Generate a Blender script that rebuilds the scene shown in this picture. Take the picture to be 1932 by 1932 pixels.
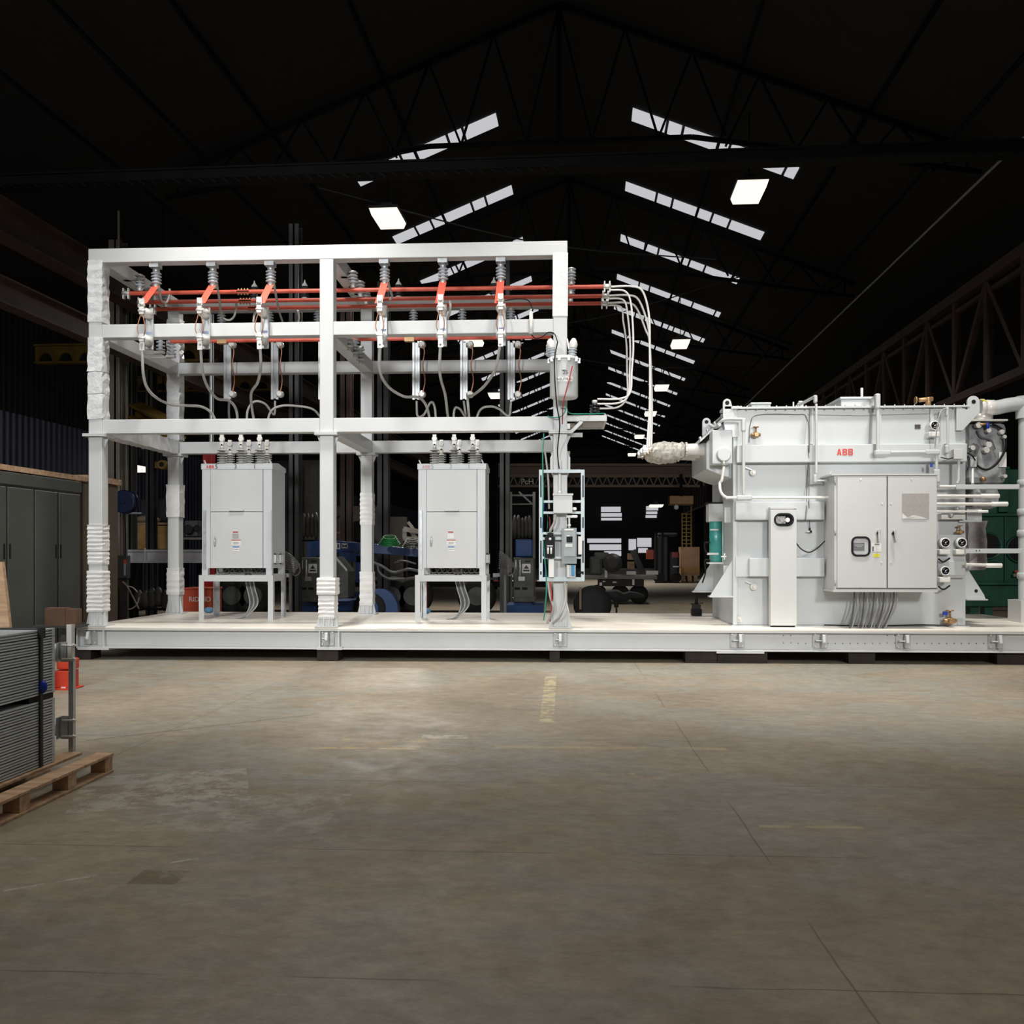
import bpy, math, random
from math import sin, cos, pi, radians, atan, tan, sqrt
from mathutils import Vector, Matrix
random.seed(7)
for o in list(bpy.data.objects): bpy.data.objects.remove(o)
SC = bpy.context.scene
COL = SC.collection

# ------------------------------------------------------------------ camera
F = 1800.0; CAMY = -14.0; CAMZ = 1.6; HZ = 1044.0
TH = atan(93/F)                      # yaw of the camera against the skid
BETA = atan(149/F) - TH              # the hall's axis against the skid's
cd = bpy.data.cameras.new('camera'); cam = bpy.data.objects.new('camera', cd); COL.objects.link(cam)
cam.location = (0, CAMY, CAMZ); cam.rotation_euler = (pi/2, 0, TH)
cd.sensor_width = 36; cd.lens = F/1932*36; cd.shift_y = (HZ-966)/1932; cd.clip_end = 400
SC.camera = cam
SC.view_settings.view_transform = 'Standard'; SC.view_settings.look = 'None'
SC.view_settings.gamma = 1; SC.view_settings.use_curve_mapping = False
SC.view_settings.exposure = 0.0
w = bpy.data.worlds.new('world'); SC.world = w; w.use_nodes = True
w.node_tree.nodes['Background'].inputs[0].default_value = (0.6, 0.75, 1, 1)
w.node_tree.nodes['Background'].inputs[1].default_value = 0.02

def spot(name, loc, target, power, angle, blend=1.0, size=0.6, col=(1, 0.97, 0.93)):
    d = bpy.data.lights.new(name, 'SPOT'); d.energy = power; d.spot_size = radians(angle); d.spot_blend = blend
    d.shadow_soft_size = size; d.color = col
    o = bpy.data.objects.new(name, d); COL.objects.link(o); o.location = loc
    o.rotation_euler = (Vector(target)-Vector(loc)).to_track_quat('-Z', 'Y').to_euler(); return o
def area(name, loc, target, power, sx, sy, col=(1, 0.97, 0.93), spread=180):
    d = bpy.data.lights.new(name, 'AREA'); d.energy = power; d.shape = 'RECTANGLE'; d.size = sx; d.size_y = sy
    d.color = col; d.spread = radians(spread)
    o = bpy.data.objects.new(name, d); COL.objects.link(o); o.location = loc
    o.rotation_euler = (Vector(target)-Vector(loc)).to_track_quat('-Z', 'Y').to_euler(); return o
spot('fill_flood', (-6.0, -17, 6.5), (-4.2, 0.5, 3.0), 4500, 44, 0.75, 0.9, (0.97, 0.99, 1))  # unseen fill floods added behind the camera to brighten the skid
spot('fill_flood', (2.2, -17.5, 6.0), (-0.6, 0.5, 3.4), 3500, 46, 0.8, 0.9, (0.97, 0.99, 1))
spot('fill_flood', (7.5, -17, 6.5), (5.6, 0.5, 2.0), 4300, 42, 0.75, 0.9)
spot('fill_light', (-4.3, -1.7, 10.2), (-4.2, -0.6, 0), 2900, 76, 0.9, 0.5, (1, 0.95, 0.87))  # unseen overhead fills added for top light on the deck
spot('fill_light', (0.6, -1.9, 10.2), (0.6, -0.8, 0), 2000, 72, 0.9, 0.5, (1, 0.95, 0.87))
spot('fill_light', (5.4, -1.7, 10.2), (5.2, -0.6, 0), 2900, 76, 0.9, 0.5, (1, 0.95, 0.87))
area('fill_light', (0, -8, 11), (0, -6, 0), 300, 12, 6, (1, 0.94, 0.86), 120)  # broad unseen fill added over the foreground floor
spot('fill_light', (-4.5, 13, 9.0), (-4, 9, 0), 3000, 120, 1, 0.5, (1, 0.93, 0.84))  # unseen fills added to lift the background and the far floor
spot('fill_light', (5.0, 15, 9.0), (5, 12, 0), 1200, 120, 1, 0.5, (1, 0.93, 0.84))
spot('fill_light', (2.0, 38, 9.0), (3, 38, 0), 3600, 120, 1, 0.5, (1, 0.93, 0.84))
spot('fill_light', (-6.5, -14.5, 6.0), (-5.2, -8.6, 0.9), 760, 46, 0.8, 0.6)  # fill spot added to brighten the panel stack, no fixture there
spot('fill_light', (-11.8, 3, 5.6), (-16, 9, 2.5), 420, 80, 1, 0.6)  # fill spot added to bring out the blue left wall
area('aisle_fill', (-10.5, -6, 9.0), (-10.5, 3, 0), 230, 3, 6)  # unseen fill added over the left aisle

# ------------------------------------------------------------------ measuring helpers
def P(px, py, Y):
    u = (px-966)/F; v = (HZ-py)/F
    t = (Y-CAMY)/(cos(TH)+u*sin(TH))
    return Vector((t*(u*cos(TH)-sin(TH)), Y, CAMZ+v*t))
def PX(px, Y): return P(px, HZ, Y).x
def PZ(py, Y, px=1059): return P(px, py, Y).z
def B(x, y, z):                                   # hall coordinates to world
    return Vector((x*cos(BETA)+y*sin(BETA), CAMY+y*cos(BETA)-x*sin(BETA), z))
def BP(px, py, by):                               # picture to hall coordinates at distance by
    ph = TH+BETA; u = (px-966)/F; v = (HZ-py)/F
    t = by/(cos(ph)+u*sin(ph)); return Vector((t*(u*cos(ph)-sin(ph)), by, CAMZ+v*t))

# ------------------------------------------------------------------ materials
MATS = {}
def mat(name, col, rough=0.5, metal=0.0, var=0.06, scale=6.0, bump=0.0, bscale=40.0, emit=0.0, coat=0.0, trans=0.0, col2=None, stretch=None, spec=0.5):
    if name in MATS: return MATS[name]
    m = bpy.data.materials.new(name); m.use_nodes = True; nt = m.node_tree; b = nt.nodes['Principled BSDF']
    tc = nt.nodes.new('ShaderNodeTexCoord'); mp = nt.nodes.new('ShaderNodeMapping')
    nt.links.new(tc.outputs['Object'], mp.inputs[0])
    if stretch: mp.inputs['Scale'].default_value = stretch
    n = nt.nodes.new('ShaderNodeTexNoise'); n.inputs['Scale'].default_value = scale; n.inputs['Detail'].default_value = 5
    nt.links.new(mp.outputs[0], n.inputs['Vector'])
    cr = nt.nodes.new('ShaderNodeValToRGB')
    c2 = col2 or [max(0, c*(1-2*var)) for c in col]
    cr.color_ramp.elements[0].position = 0.35; cr.color_ramp.elements[0].color = (*c2, 1)
    cr.color_ramp.elements[1].position = 0.65; cr.color_ramp.elements[1].color = (*col, 1)
    nt.links.new(n.outputs['Fac'], cr.inputs[0]); nt.links.new(cr.outputs[0], b.inputs['Base Color'])
    b.inputs['Roughness'].default_value = rough; b.inputs['Metallic'].default_value = metal
    b.inputs['Specular IOR Level'].default_value = spec
    if coat: b.inputs['Coat Weight'].default_value = coat
    if trans: b.inputs['Transmission Weight'].default_value = trans
    if emit:
        b.inputs['Emission Color'].default_value = (*col, 1); b.inputs['Emission Strength'].default_value = emit
    if bump:
        n2 = nt.nodes.new('ShaderNodeTexNoise'); n2.inputs['Scale'].default_value = bscale; n2.inputs['Detail'].default_value = 6
        bu = nt.nodes.new('ShaderNodeBump'); bu.inputs['Strength'].default_value = bump; bu.inputs['Distance'].default_value = 0.02
        nt.links.new(mp.outputs[0], n2.inputs['Vector']); nt.links.new(n2.outputs['Fac'], bu.inputs['Height']); nt.links.new(bu.outputs[0], b.inputs['Normal'])
    MATS[name] = m; return m
M_STEEL = mat('pale_painted_steel', (0.59, 0.605, 0.61), 0.42, 0, 0.03, 2)
M_TRAFO = mat('transformer_paint', (0.555, 0.585, 0.60), 0.38, 0, 0.03, 1.5)
M_CAB = mat('cabinet_paint', (0.60, 0.61, 0.61), 0.4, 0, 0.015, 2)
M_CABB = mat('breaker_paint', (0.60, 0.63, 0.65), 0.4, 0, 0.02, 2)
M_DECK = mat('deck_paint', (0.93, 0.90, 0.84), 0.38, 0, 0.06, 3, col2=(0.80, 0.74, 0.66), stretch=(0.4, 2.2, 1), spec=0.7)
M_WRAP = mat('white_wrapping_film', (0.74, 0.755, 0.77), 0.3, 0, 0.05, 5, bump=0.5, bscale=14, coat=0.3)
M_FOAM = mat('white_ribbed_foam', (0.76, 0.755, 0.75), 0.6, 0, 0.05, 5, bump=0.2)
M_RED = mat('red_insulation', (0.62, 0.10, 0.06), 0.45, 0, 0.08, 6)
M_INS = mat('grey_insulator', (0.50, 0.54, 0.58), 0.25, 0, 0.05, 8, coat=0.3)
M_INSL = mat('light_insulator', (0.62, 0.63, 0.62), 0.3, 0, 0.05, 8)
M_PORC = mat('white_porcelain', (0.78, 0.77, 0.74), 0.25, 0, 0.04, 8, coat=0.4)
M_BLKINS = mat('black_insulator', (0.03, 0.03, 0.035), 0.3)
M_GALV = mat('galvanised_metal', (0.55, 0.57, 0.58), 0.38, 0.65, 0.1, 12)
M_ALU = mat('bare_aluminium', (0.72, 0.71, 0.68), 0.35, 0.5, 0.08, 12)
M_COP = mat('copper', (0.55, 0.27, 0.17), 0.4, 0.8, 0.1, 12)
M_BRASS = mat('bronze', (0.42, 0.26, 0.13), 0.4, 0.6, 0.1, 12)
M_CBL = mat('grey_cable_jacket', (0.42, 0.42, 0.40), 0.5, 0, 0.08, 8)
M_CBLD = mat('dark_grey_cable_jacket', (0.12, 0.125, 0.13), 0.5, 0, 0.08, 8)
M_BLK = mat('black_plastic', (0.008, 0.008, 0.009), 0.55, spec=0.2)
M_WHT = mat('white_plastic', (0.82, 0.82, 0.80), 0.4)
M_JUMP = mat('bare_white_conductor', (0.90, 0.89, 0.87), 0.4, 0.0)
M_GREEN = mat('green_wire', (0.02, 0.30, 0.20), 0.5)
M_REDW = mat('red_wire', (0.5, 0.04, 0.04), 0.5)
M_BLUE = mat('blue_plastic', (0.01, 0.04, 0.42), 0.4)
M_TEAL = mat('teal_cylinder', (0.06, 0.40, 0.37), 0.3, 0, 0.1, 4, coat=0.4)
M_REDT = mat('red_letters', (0.72, 0.05, 0.03), 0.5)
M_INK = mat('dark_letters', (0.02, 0.025, 0.04), 0.5)
M_INKF = mat('faded_letters', (0.28, 0.33, 0.42), 0.5)
M_REDF = mat('faded_red_letters', (0.62, 0.32, 0.30), 0.5)
M_YEL = mat('yellow_label', (0.85, 0.75, 0.03), 0.5)
M_GLASSD = mat('dark_glass', (0.012, 0.014, 0.018), 0.1, 0, 0.1, 10, coat=0.5)
M_SCREEN = mat('grey_panel', (0.16, 0.17, 0.18), 0.3)
M_FILTER = mat('filter_mesh', (0.42, 0.40, 0.39), 0.7, 0, 0.08, 60)
M_WOOD = mat('pallet_wood', (0.62, 0.42, 0.27), 0.75, 0, 0.15, 3, bump=0.3, stretch=(1, 6, 6), col2=(0.40, 0.25, 0.15))
M_WOODD = mat('old_timber', (0.03, 0.022, 0.017), 0.85, 0, 0.2, 5, bump=0.4)  # timber colour darkened to carry the shade under the skid
M_PLY = mat('plywood', (0.55, 0.34, 0.14), 0.65, 0, 0.12, 3, col2=(0.40, 0.20, 0.06))
M_CARD = mat('cardboard', (0.12, 0.065, 0.038), 0.8, 0, 0.1, 5)
M_PANEL = mat('grey_grating', (0.60, 0.65, 0.68), 0.45, 0.1, 0.08, 3)
M_LOCK = mat('olive_grey_paint', (0.08, 0.088, 0.08), 0.42, 0, 0.12, 1.2)
M_STRAP = mat('black_strap', (0.012, 0.012, 0.014), 0.6)
M_BROWN = mat('brown_primer_steel', (0.085, 0.050, 0.038), 0.6, 0, 0.2, 3)
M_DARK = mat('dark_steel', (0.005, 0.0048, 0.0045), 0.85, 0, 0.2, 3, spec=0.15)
M_DARKG = mat('dark_grey_steel', (0.05, 0.05, 0.05), 0.5, 0, 0.2, 3)
M_CRANE = mat('yellow_crane_paint', (0.24, 0.15, 0.02), 0.5, 0, 0.2, 2)
M_BLUEM = mat('blue_machine_paint', (0.012, 0.065, 0.24), 0.4, 0, 0.15, 3)
M_GREENM = mat('green_machine_paint', (0.008, 0.085, 0.05), 0.4, 0, 0.2, 3)
M_REDM = mat('red_steel_paint', (0.42, 0.012, 0.014), 0.4, 0, 0.1, 3)
M_ORANGE = mat('orange_red_paint', (0.52, 0.07, 0.025), 0.5, 0, 0.1, 3)
M_CAST = mat('grey_cast_iron', (0.10, 0.105, 0.10), 0.45, 0, 0.2, 5)
M_RUB = mat('black_rubber', (0.010, 0.010, 0.010), 0.8)
M_DRUM = mat('dark_blue_paint', (0.006, 0.014, 0.055), 0.35)
M_LAMP = mat('lamp_lens', (1.0, 0.90, 0.74), 0.5, emit=1.25, var=0.0)
M_SKYL = mat('skylight_panel', (0.60, 0.61, 0.64), 0.5, emit=0.85, var=0.02)
M_WINL = mat('lit_window_pane', (0.60, 0.60, 0.64), 0.5, emit=0.8, var=0.02)
M_TAN = mat('tan_sheeting', (0.20, 0.175, 0.14), 0.6, 0, 0.1, 4)
M_MASTER = mat('bagged_plastic', (0.62, 0.60, 0.55), 0.28, 0, 0.2, 18, bump=0.9, bscale=22, coat=0.4)
M_MANIF = mat('mottled_grey_casting', (0.42, 0.44, 0.46), 0.35, 0.1, 0.3, 4, col2=(0.16, 0.17, 0.18))

# ------------------------------------------------------------------ mesh builder
class MB:
    def __init__(s): s.v = []; s.f = []; s.sm = []
    def add(s, vs, fs, sm=False):
        n = len(s.v); s.v += [Vector(v) for v in vs]
        for f in fs: s.f.append([i+n for i in f]); s.sm.append(sm)
        return s
    def box(s, x0, x1, y0, y1, z0, z1, mtx=None):
        vs = [Vector((x, y, z)) for x in (x0, x1) for y in (y0, y1) for z in (z0, z1)]
        if mtx: vs = [mtx @ v for v in vs]
        return s.add(vs, [(0, 1, 3, 2), (4, 6, 7, 5), (0, 4, 5, 1), (2, 3, 7, 6), (0, 2, 6, 4), (1, 5, 7, 3)])
    def pbox(s, a, b, c, d, Y, dep):                 # front face measured in the picture at Y, depth dep
        m = (a+b)/2
        return s.box(PX(a, Y), PX(b, Y), Y, Y+dep, PZ(d, Y, m), PZ(c, Y, m))
    def bar(s, p, q, w, h=None, up=(0, 0, 1)):       # rectangular bar from p to q
        p = Vector(p); q = Vector(q); h = h or w; d = (q-p).normalized(); up = Vector(up)
        if abs(d.dot(up)) > 0.99: up = Vector((0, 1, 0))
        a = d.cross(up).normalized()*w/2; b = a.cross(d).normalized()*h/2
        vs = [p-a-b, p+a-b, p+a+b, p-a+b, q-a-b, q+a-b, q+a+b, q-a+b]
        return s.add(vs, [(3, 2, 1, 0), (4, 5, 6, 7), (0, 1, 5, 4), (1, 2, 6, 5), (2, 3, 7, 6), (3, 0, 4, 7)])
    def tube(s, pts, r, seg=10, smooth=True):
        pts = [Vector(p) for p in pts]; n = len(pts); vs = []; up = None
        for i, p in enumerate(pts):
            d = (pts[min(i+1, n-1)]-pts[max(i-1, 0)]).normalized()
            if up is None:
                up = Vector((0, 0, 1)) if abs(d.z) < 0.9 else Vector((0, 1, 0))
            a = d.cross(up)
            if a.length < 1e-5: a = d.cross(Vector((1, 0, 0)))
            a.normalize(); up = a.cross(d).normalized()
            rr = r[i] if isinstance(r, (list, tuple)) else r
            for k in range(seg): vs.append(p+a*rr*cos(2*pi*k/seg)+up*rr*sin(2*pi*k/seg))
        fs = [(i*seg+k, i*seg+(k+1) % seg, (i+1)*seg+(k+1) % seg, (i+1)*seg+k) for i in range(n-1) for k in range(seg)]
        s.add(vs, fs, smooth)
        s.add([vs[k] for k in range(seg)], [tuple(range(seg))[::-1]]); s.add([vs[(n-1)*seg+k] for k in range(seg)], [tuple(range(seg))])
        return s
    def lathe(s, o, ax, prof, seg=16):               # prof: (distance along axis, radius)
        o = Vector(o); ax = Vector(ax).normalized(); t = Vector((1, 0, 0)) if abs(ax.x) < 0.9 else Vector((0, 1, 0))
        a = ax.cross(t).normalized(); b = ax.cross(a)
        vs = [o+ax*h+(a*cos(2*pi*k/seg)+b*sin(2*pi*k/seg))*r for h, r in prof for k in range(seg)]; n = len(prof)
        fs = [(i*seg+k, i*seg+(k+1) % seg, (i+1)*seg+(k+1) % seg, (i+1)*seg+k) for i in range(n-1) for k in range(seg)]
        s.add(vs, fs, True)
        s.add([vs[k] for k in range(seg)], [tuple(range(seg))]); s.add([vs[(n-1)*seg+k] for k in range(seg)], [tuple(range(seg))])
        return s
    def cyl(s, p, q, r, seg=16):
        p = Vector(p); q = Vector(q); L = (q-p).length; e = min(r*0.12, L*0.2)
        return s.lathe(p, q-p, [(0, r-e), (e, r), (L-e, r), (L, r-e)], seg)
    def prism(s, poly, d):                           # poly: 3-D points in a plane, extruded by vector d
        d = Vector(d); n = len(poly); vs = [Vector(p) for p in poly]+[Vector(p)+d for p in poly]
        return s.add(vs, [tuple(range(n))[::-1], tuple(range(n, 2*n))]+[(i, (i+1) % n, n+(i+1) % n, n+i) for i in range(n)])
    def ball(s, c, r, sx=1, sy=1, sz=1, seg=14, rings=8, jit=0):
        c = Vector(c); vs = []
        for i in range(rings+1):
            a = pi*i/rings
            for k in range(seg):
                b = 2*pi*k/seg; j = 1+random.uniform(-jit, jit)
                vs.append(c+Vector((r*sx*sin(a)*cos(b)*j, r*sy*sin(a)*sin(b)*j, r*sz*cos(a)*j)))
        return s.add(vs, [(i*seg+k, i*seg+(k+1) % seg, (i+1)*seg+(k+1) % seg, (i+1)*seg+k) for i in range(rings) for k in range(seg)], True)
    def sleeve(s, x0, x1, y0, y1, z0, z1, step=0.07, j=0.012, rib=False):   # crinkled film round a rectangular bar along z
        n = max(2, int((z1-z0)/step)); rings = []
        for i in range(n+1):
            z = z0+(z1-z0)*i/n; g = (0.004 if i % 2 else -0.003) if rib else 0
            for (a, b) in ((x0, y0), ((x0+x1)/2, y0), (x1, y0), (x1, (y0+y1)/2), (x1, y1), ((x0+x1)/2, y1), (x0, y1), (x0, (y0+y1)/2)):
                sx = -1 if a < (x0+x1)/2 else 1; sy = -1 if b < (y0+y1)/2 else 1
                rings.append((a+sx*g+random.uniform(-j, j), b+sy*g+random.uniform(-j, j)*0.6, z+random.uniform(-j, j)))
        s.add(rings, [(i*8+k, i*8+(k+1) % 8, (i+1)*8+(k+1) % 8, (i+1)*8+k) for i in range(n) for k in range(8)])
        return s.add(rings[:8]+rings[-8:], [tuple(range(8))[::-1], tuple(range(8, 16))])
def spline(pts, n=8):
    p = [Vector(a) for a in pts]; p = [p[0]*2-p[1]]+p+[p[-1]*2-p[-2]]; out = []
    for i in range(1, len(p)-2):
        for k in range(n):
            t = k/n; a, b, c, d = p[i-1:i+3]
            out.append(0.5*((2*b)+(c-a)*t+(2*a-5*b+4*c-d)*t*t+(3*b-a-3*c+d)*t**3))
    return out+[p[-2]]
ORG = {}
def obj(name, mb, m, parent=None, org=None, bevel=0.0, xf=None):
    me = bpy.data.meshes.new(name)
    o0 = Vector(org) if org is not None else (ORG[parent.name] if parent else Vector((0, 0, 0)))
    vs = [xf(*v) for v in mb.v] if xf else mb.v
    me.from_pydata([tuple(v-o0) for v in vs], [], mb.f); me.update()
    me.polygons.foreach_set('use_smooth', mb.sm)
    me.materials.append(m); me.validate()
    import bmesh
    bm = bmesh.new(); bm.from_mesh(me); bmesh.ops.recalc_face_normals(bm, faces=bm.faces); bm.to_mesh(me); bm.free()
    o = bpy.data.objects.new(name, me); COL.objects.link(o)
    if parent: o.parent = parent
    else: o.location = o0
    ORG[o.name] = o0
    if bevel:
        b = o.modifiers.new('bevel', 'BEVEL'); b.width = bevel; b.segments = 2; b.limit_method = 'ANGLE'; b.angle_limit = radians(50)
    return o
def thing(name, label, cat, loc=(0, 0, 0), group=None, rz=0):
    o = bpy.data.objects.new(name, None); COL.objects.link(o); o.location = loc; o.rotation_euler = (0, 0, rz)
    o.empty_display_size = 0.1; o['label'] = label; o['category'] = cat
    if group: o['group'] = group
    ORG[o.name] = Vector(loc); return o
def tag(o, label, cat, group=None, kind=None):
    o['label'] = label; o['category'] = cat
    if group: o['group'] = group
    if kind: o['kind'] = kind
    return o
def solo(name, mb, m, label, cat, group=None, bevel=0.0, xf=None, org=None):
    if org is None:
        vs = [xf(*v) for v in mb.v] if xf else mb.v
        org = (sum(v.x for v in vs)/len(vs), sum(v.y for v in vs)/len(vs), min(v.z for v in vs))
    return tag(obj(name, mb, m, None, org, bevel, xf), label, cat, group)
def struct(name, mb, m, xf=None):
    o = obj(name, mb, m, xf=xf); o['kind'] = 'structure'; return o
def dup(root, loc, label=None, group=None):
    r = root.copy(); COL.objects.link(r); r.location = loc
    if label: r['label'] = label
    if group: r['group'] = group
    for ch in list(root.children):
        c = ch.copy(); COL.objects.link(c); c.parent = r
        for g in ch.children:
            d = g.copy(); COL.objects.link(d); d.parent = c
    ORG[r.name] = Vector(loc); return r
def letters(txt, size, loc, m, parent, bold=0.0, align='CENTER', name='lettering', rot=(pi/2, 0, 0)):
    c = bpy.data.curves.new('text', 'FONT'); c.body = txt; c.size = size; c.align_x = align; c.align_y = 'CENTER'
    c.extrude = 0.0015
    t = bpy.data.objects.new('text', c); COL.objects.link(t)
    bpy.context.view_layer.update()
    me = bpy.data.meshes.new_from_object(t.evaluated_get(bpy.context.evaluated_depsgraph_get()))
    bpy.data.objects.remove(t)
    R = Matrix.Translation(Vector(loc)-ORG[parent.name]) @ Matrix.Rotation(rot[2], 4, 'Z') @ Matrix.Rotation(rot[0], 4, 'X')
    me.transform(R); me.materials.clear(); me.materials.append(m); me.name = name
    o = bpy.data.objects.new(name, me); COL.objects.link(o); o.parent = parent; ORG[o.name] = ORG[parent.name]; return o
def abb(w, c, m, parent):                        # block letters of the maker's mark, in a plane facing the camera
    h = w*.40; lw = w*.29; k = w*.075; mb = MB(); x0, y, z0 = c[0]-w/2, c[1], c[2]-h/2; d = (0, .003, 0)
    cnt = [0]
    def T(pts, ox): cnt[0] += 1; mb.prism([(x0+ox+px, y-.003-.0003*cnt[0], z0+pz) for px, pz in pts], d)
    T([(0, 0), (k*1.1, 0), (lw*.5+k*.2, h), (lw*.5-k*.65, h)], 0); T([(lw-k*1.1, 0), (lw, 0), (lw*.5+k*.65, h), (lw*.5-k*.2, h)], 0); T([(lw*.25, h*.22), (lw*.75, h*.22), (lw*.70, h*.40), (lw*.30, h*.40)], 0)
    for o in (w*.355, w*.71):
        T([(0, 0), (k, 0), (k, h), (0, h)], o); hh = h*.18
        for z in (0, h*.41, h*.82): T([(k, z), (lw*.85, z), (lw*.85, z+hh), (k, z+hh)], o)
        for z in (h*.04, h*.54): T([(lw*.72, z), (lw*.9, z), (lw, z+h*.1), (lw, z+h*.32), (lw*.9, z+h*.42), (lw*.72, z+h*.42)], o)
    return obj('lettering', mb, m, parent)
ORD6 = ['leftmost', 'second from the left', 'third from the left', 'fourth from the left', 'fifth from the left', 'rightmost']
# ================================================================== THE HALL
def floor_mat():
    m = bpy.data.materials.new('worn_concrete'); m.use_nodes = True; nt = m.node_tree; L = nt.links; b = nt.nodes['Principled BSDF']
    N = nt.nodes.new
    tc = N('ShaderNodeTexCoord')
    def noise(sc, det, stretch=(1, 1, 1), rough=0.6):
        mp = N('ShaderNodeMapping'); mp.inputs['Scale'].default_value = stretch; L.new(tc.outputs['Object'], mp.inputs[0])
        n = N('ShaderNodeTexNoise'); n.inputs['Scale'].default_value = sc; n.inputs['Detail'].default_value = det; n.inputs['Roughness'].default_value = rough
        L.new(mp.outputs[0], n.inputs['Vector']); return n.outputs['Fac']
    def ramp(fac, a, b_, ca=(0, 0, 0), cb=(1, 1, 1)):
        r = N('ShaderNodeValToRGB'); r.color_ramp.elements[0].position = a; r.color_ramp.elements[1].position = b_
        r.color_ramp.elements[0].color = (*ca, 1); r.color_ramp.elements[1].color = (*cb, 1); L.new(fac, r.inputs[0]); return r.outputs[0]
    def mix(f, A, B_, mode='MIX'):
        x = N('ShaderNodeMix'); x.data_type = 'RGBA'; x.blend_type = mode
        for s, v in ((0, f), (6, A), (7, B_)):
            if isinstance(v, (int, float)): x.inputs[s].default_value = v
            elif isinstance(v, tuple): x.inputs[s].default_value = (*v, 1)
            else: L.new(v, x.inputs[s])
        return x.outputs[2]
    def mth(op, a, b_=None):
        x = N('ShaderNodeMath'); x.operation = op
        for i, v in enumerate((a, b_)):
            if v is None: continue
            if isinstance(v, (int, float)): x.inputs[i].default_value = v
            else: L.new(v, x.inputs[i])
        return x.outputs[0]
    base = ramp(noise(0.55, 6), 0.35, 0.68, (0.235, 0.195, 0.140), (0.335, 0.285, 0.215))
    grey = ramp(noise(0.38, 9, (1, 1.3, 1), 0.75), 0.49, 0.53)
    base = mix(mth('MULTIPLY', grey, 0.6), base, (0.255, 0.255, 0.225))
    fine = ramp(noise(8, 10, (0.75, 1, 1), 0.82), 0.3, 0.7, (0.60, 0.60, 0.60), (1.20, 1.20, 1.20))
    base = mix(1.0, base, fine, 'MULTIPLY')
    dirt = ramp(noise(1.6, 9, (0.6, 1.2, 1), 0.78), 0.54, 0.68)
    base = mix(mth('MULTIPLY', dirt, 0.45), base, (0.15, 0.115, 0.07))
    speck = ramp(noise(26, 4, (0.5, 1, 1)), 0.73, 0.76)
    base = mix(mth('MULTIPLY', speck, 0.6), base, (0.62, 0.58, 0.50))
    geo = N('ShaderNodeNewGeometry'); sp = N('ShaderNodeSeparateXYZ'); L.new(geo.outputs['Position'], sp.inputs[0])
    wob = noise(1.2, 3)
    # saw-cut joints running across the hall and a few along it
    for ax, period, off in (('Y', 1.55, 0.35), ('X', 4.6, 1.2)):
        c = mth('ADD', sp.outputs[ax], mth('MULTIPLY', wob, 0.05))
        fr = mth('ABSOLUTE', mth('SUBTRACT', mth('FRACT', mth('DIVIDE', mth('ADD', c, off+50*period), period)), 0.5))
        line = mth('LESS_THAN', fr, 0.0035 if ax == 'Y' else 0.0011)
        brk = ramp(noise(0.7, 2, (1, 1, 1)), 0.42, 0.5)
        base = mix(mth('MULTIPLY', mth('MULTIPLY', line, brk), 0.6), base, (0.07, 0.055, 0.035))
    def mark(px, py, hw, hl, ang, col, a=0.46, k=0.7):      # a paint mark or stain of its own shape on the concrete
        nonlocal base
        v = (HZ-py)/F; t = -CAMZ/v; u = (px-966)/F
        cx = t*(u*cos(TH)-sin(TH)); cy = CAMY+t*(cos(TH)+u*sin(TH))
        dx = mth('SUBTRACT', sp.outputs['X'], cx); dy = mth('SUBTRACT', sp.outputs['Y'], cy)
        lx = mth('ABSOLUTE', mth('ADD', mth('MULTIPLY', dx, cos(ang)), mth('MULTIPLY', dy, sin(ang))))
        ly = mth('ABSOLUTE', mth('SUBTRACT', mth('MULTIPLY', dy, cos(ang)), mth('MULTIPLY', dx, sin(ang))))
        inside = mth('MULTIPLY', mth('LESS_THAN', lx, hw), mth('LESS_THAN', ly, hl))
        worn = ramp(noise(5, 6, (1, 1, 1), 0.8), a, a+0.08)
        base = mix(mth('MULTIPLY', mth('MULTIPLY', inside, worn), k), base, col)
    mark(1036, 1312, 0.07, 1.7, 0.0, (0.48, 0.42, 0.24))
    mark(735, 1402, 0.42, 0.22, 0.1, (0.42, 0.30, 0.13), 0.50)
    mark(690, 1412, 0.45, 0.03, 0.0, (0.50, 0.40, 0.16), 0.44)
    mark(1150, 1411, 0.95, 0.05, 0.0, (0.42, 0.34, 0.18), 0.42, 0.5)
    mark(1110, 1460, 0.4, 0.03, 0.0, (0.50, 0.42, 0.22), 0.5)
    mark(1530, 1560, 0.3, 0.025, 0.0, (0.50, 0.42, 0.22), 0.42, 0.5)
    mark(310, 1487, 0.55, 0.5, 0.35, (0.42, 0.42, 0.38), 0.46, 0.5)
    mark(470, 1530, 0.55, 0.45, 0.0, (0.38, 0.37, 0.32), 0.48, 0.5)
    mark(840, 1390, 0.2, 0.08, 0.0, (0.5, 0.5, 0.44), 0.42, 0.6)
    mark(130, 1660, 0.62, 0.012, 0.62, (0.52, 0.5, 0.46), 0.48, 0.6)
    mark(400, 1370, 0.012, 1.1, -0.85, (0.10, 0.07, 0.03), 0.25, 0.8)
    mark(300, 1655, 0.12, 0.1, 0.0, (0.12, 0.09, 0.045), 0.4, 0.7)
    L.new(base, b.inputs['Base Color'])
    L.new(ramp(noise(3, 6), 0.3, 0.7, (0.42, 0.42, 0.42), (0.72, 0.72, 0.72)), b.inputs['Roughness'])
    bu = N('ShaderNodeBump'); bu.inputs['Strength'].default_value = 0.25; bu.inputs['Distance'].default_value = 0.02
    L.new(noise(14, 8, (0.5, 1, 1), 0.7), bu.inputs['Height']); L.new(bu.outputs[0], b.inputs['Normal'])
    return m
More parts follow.
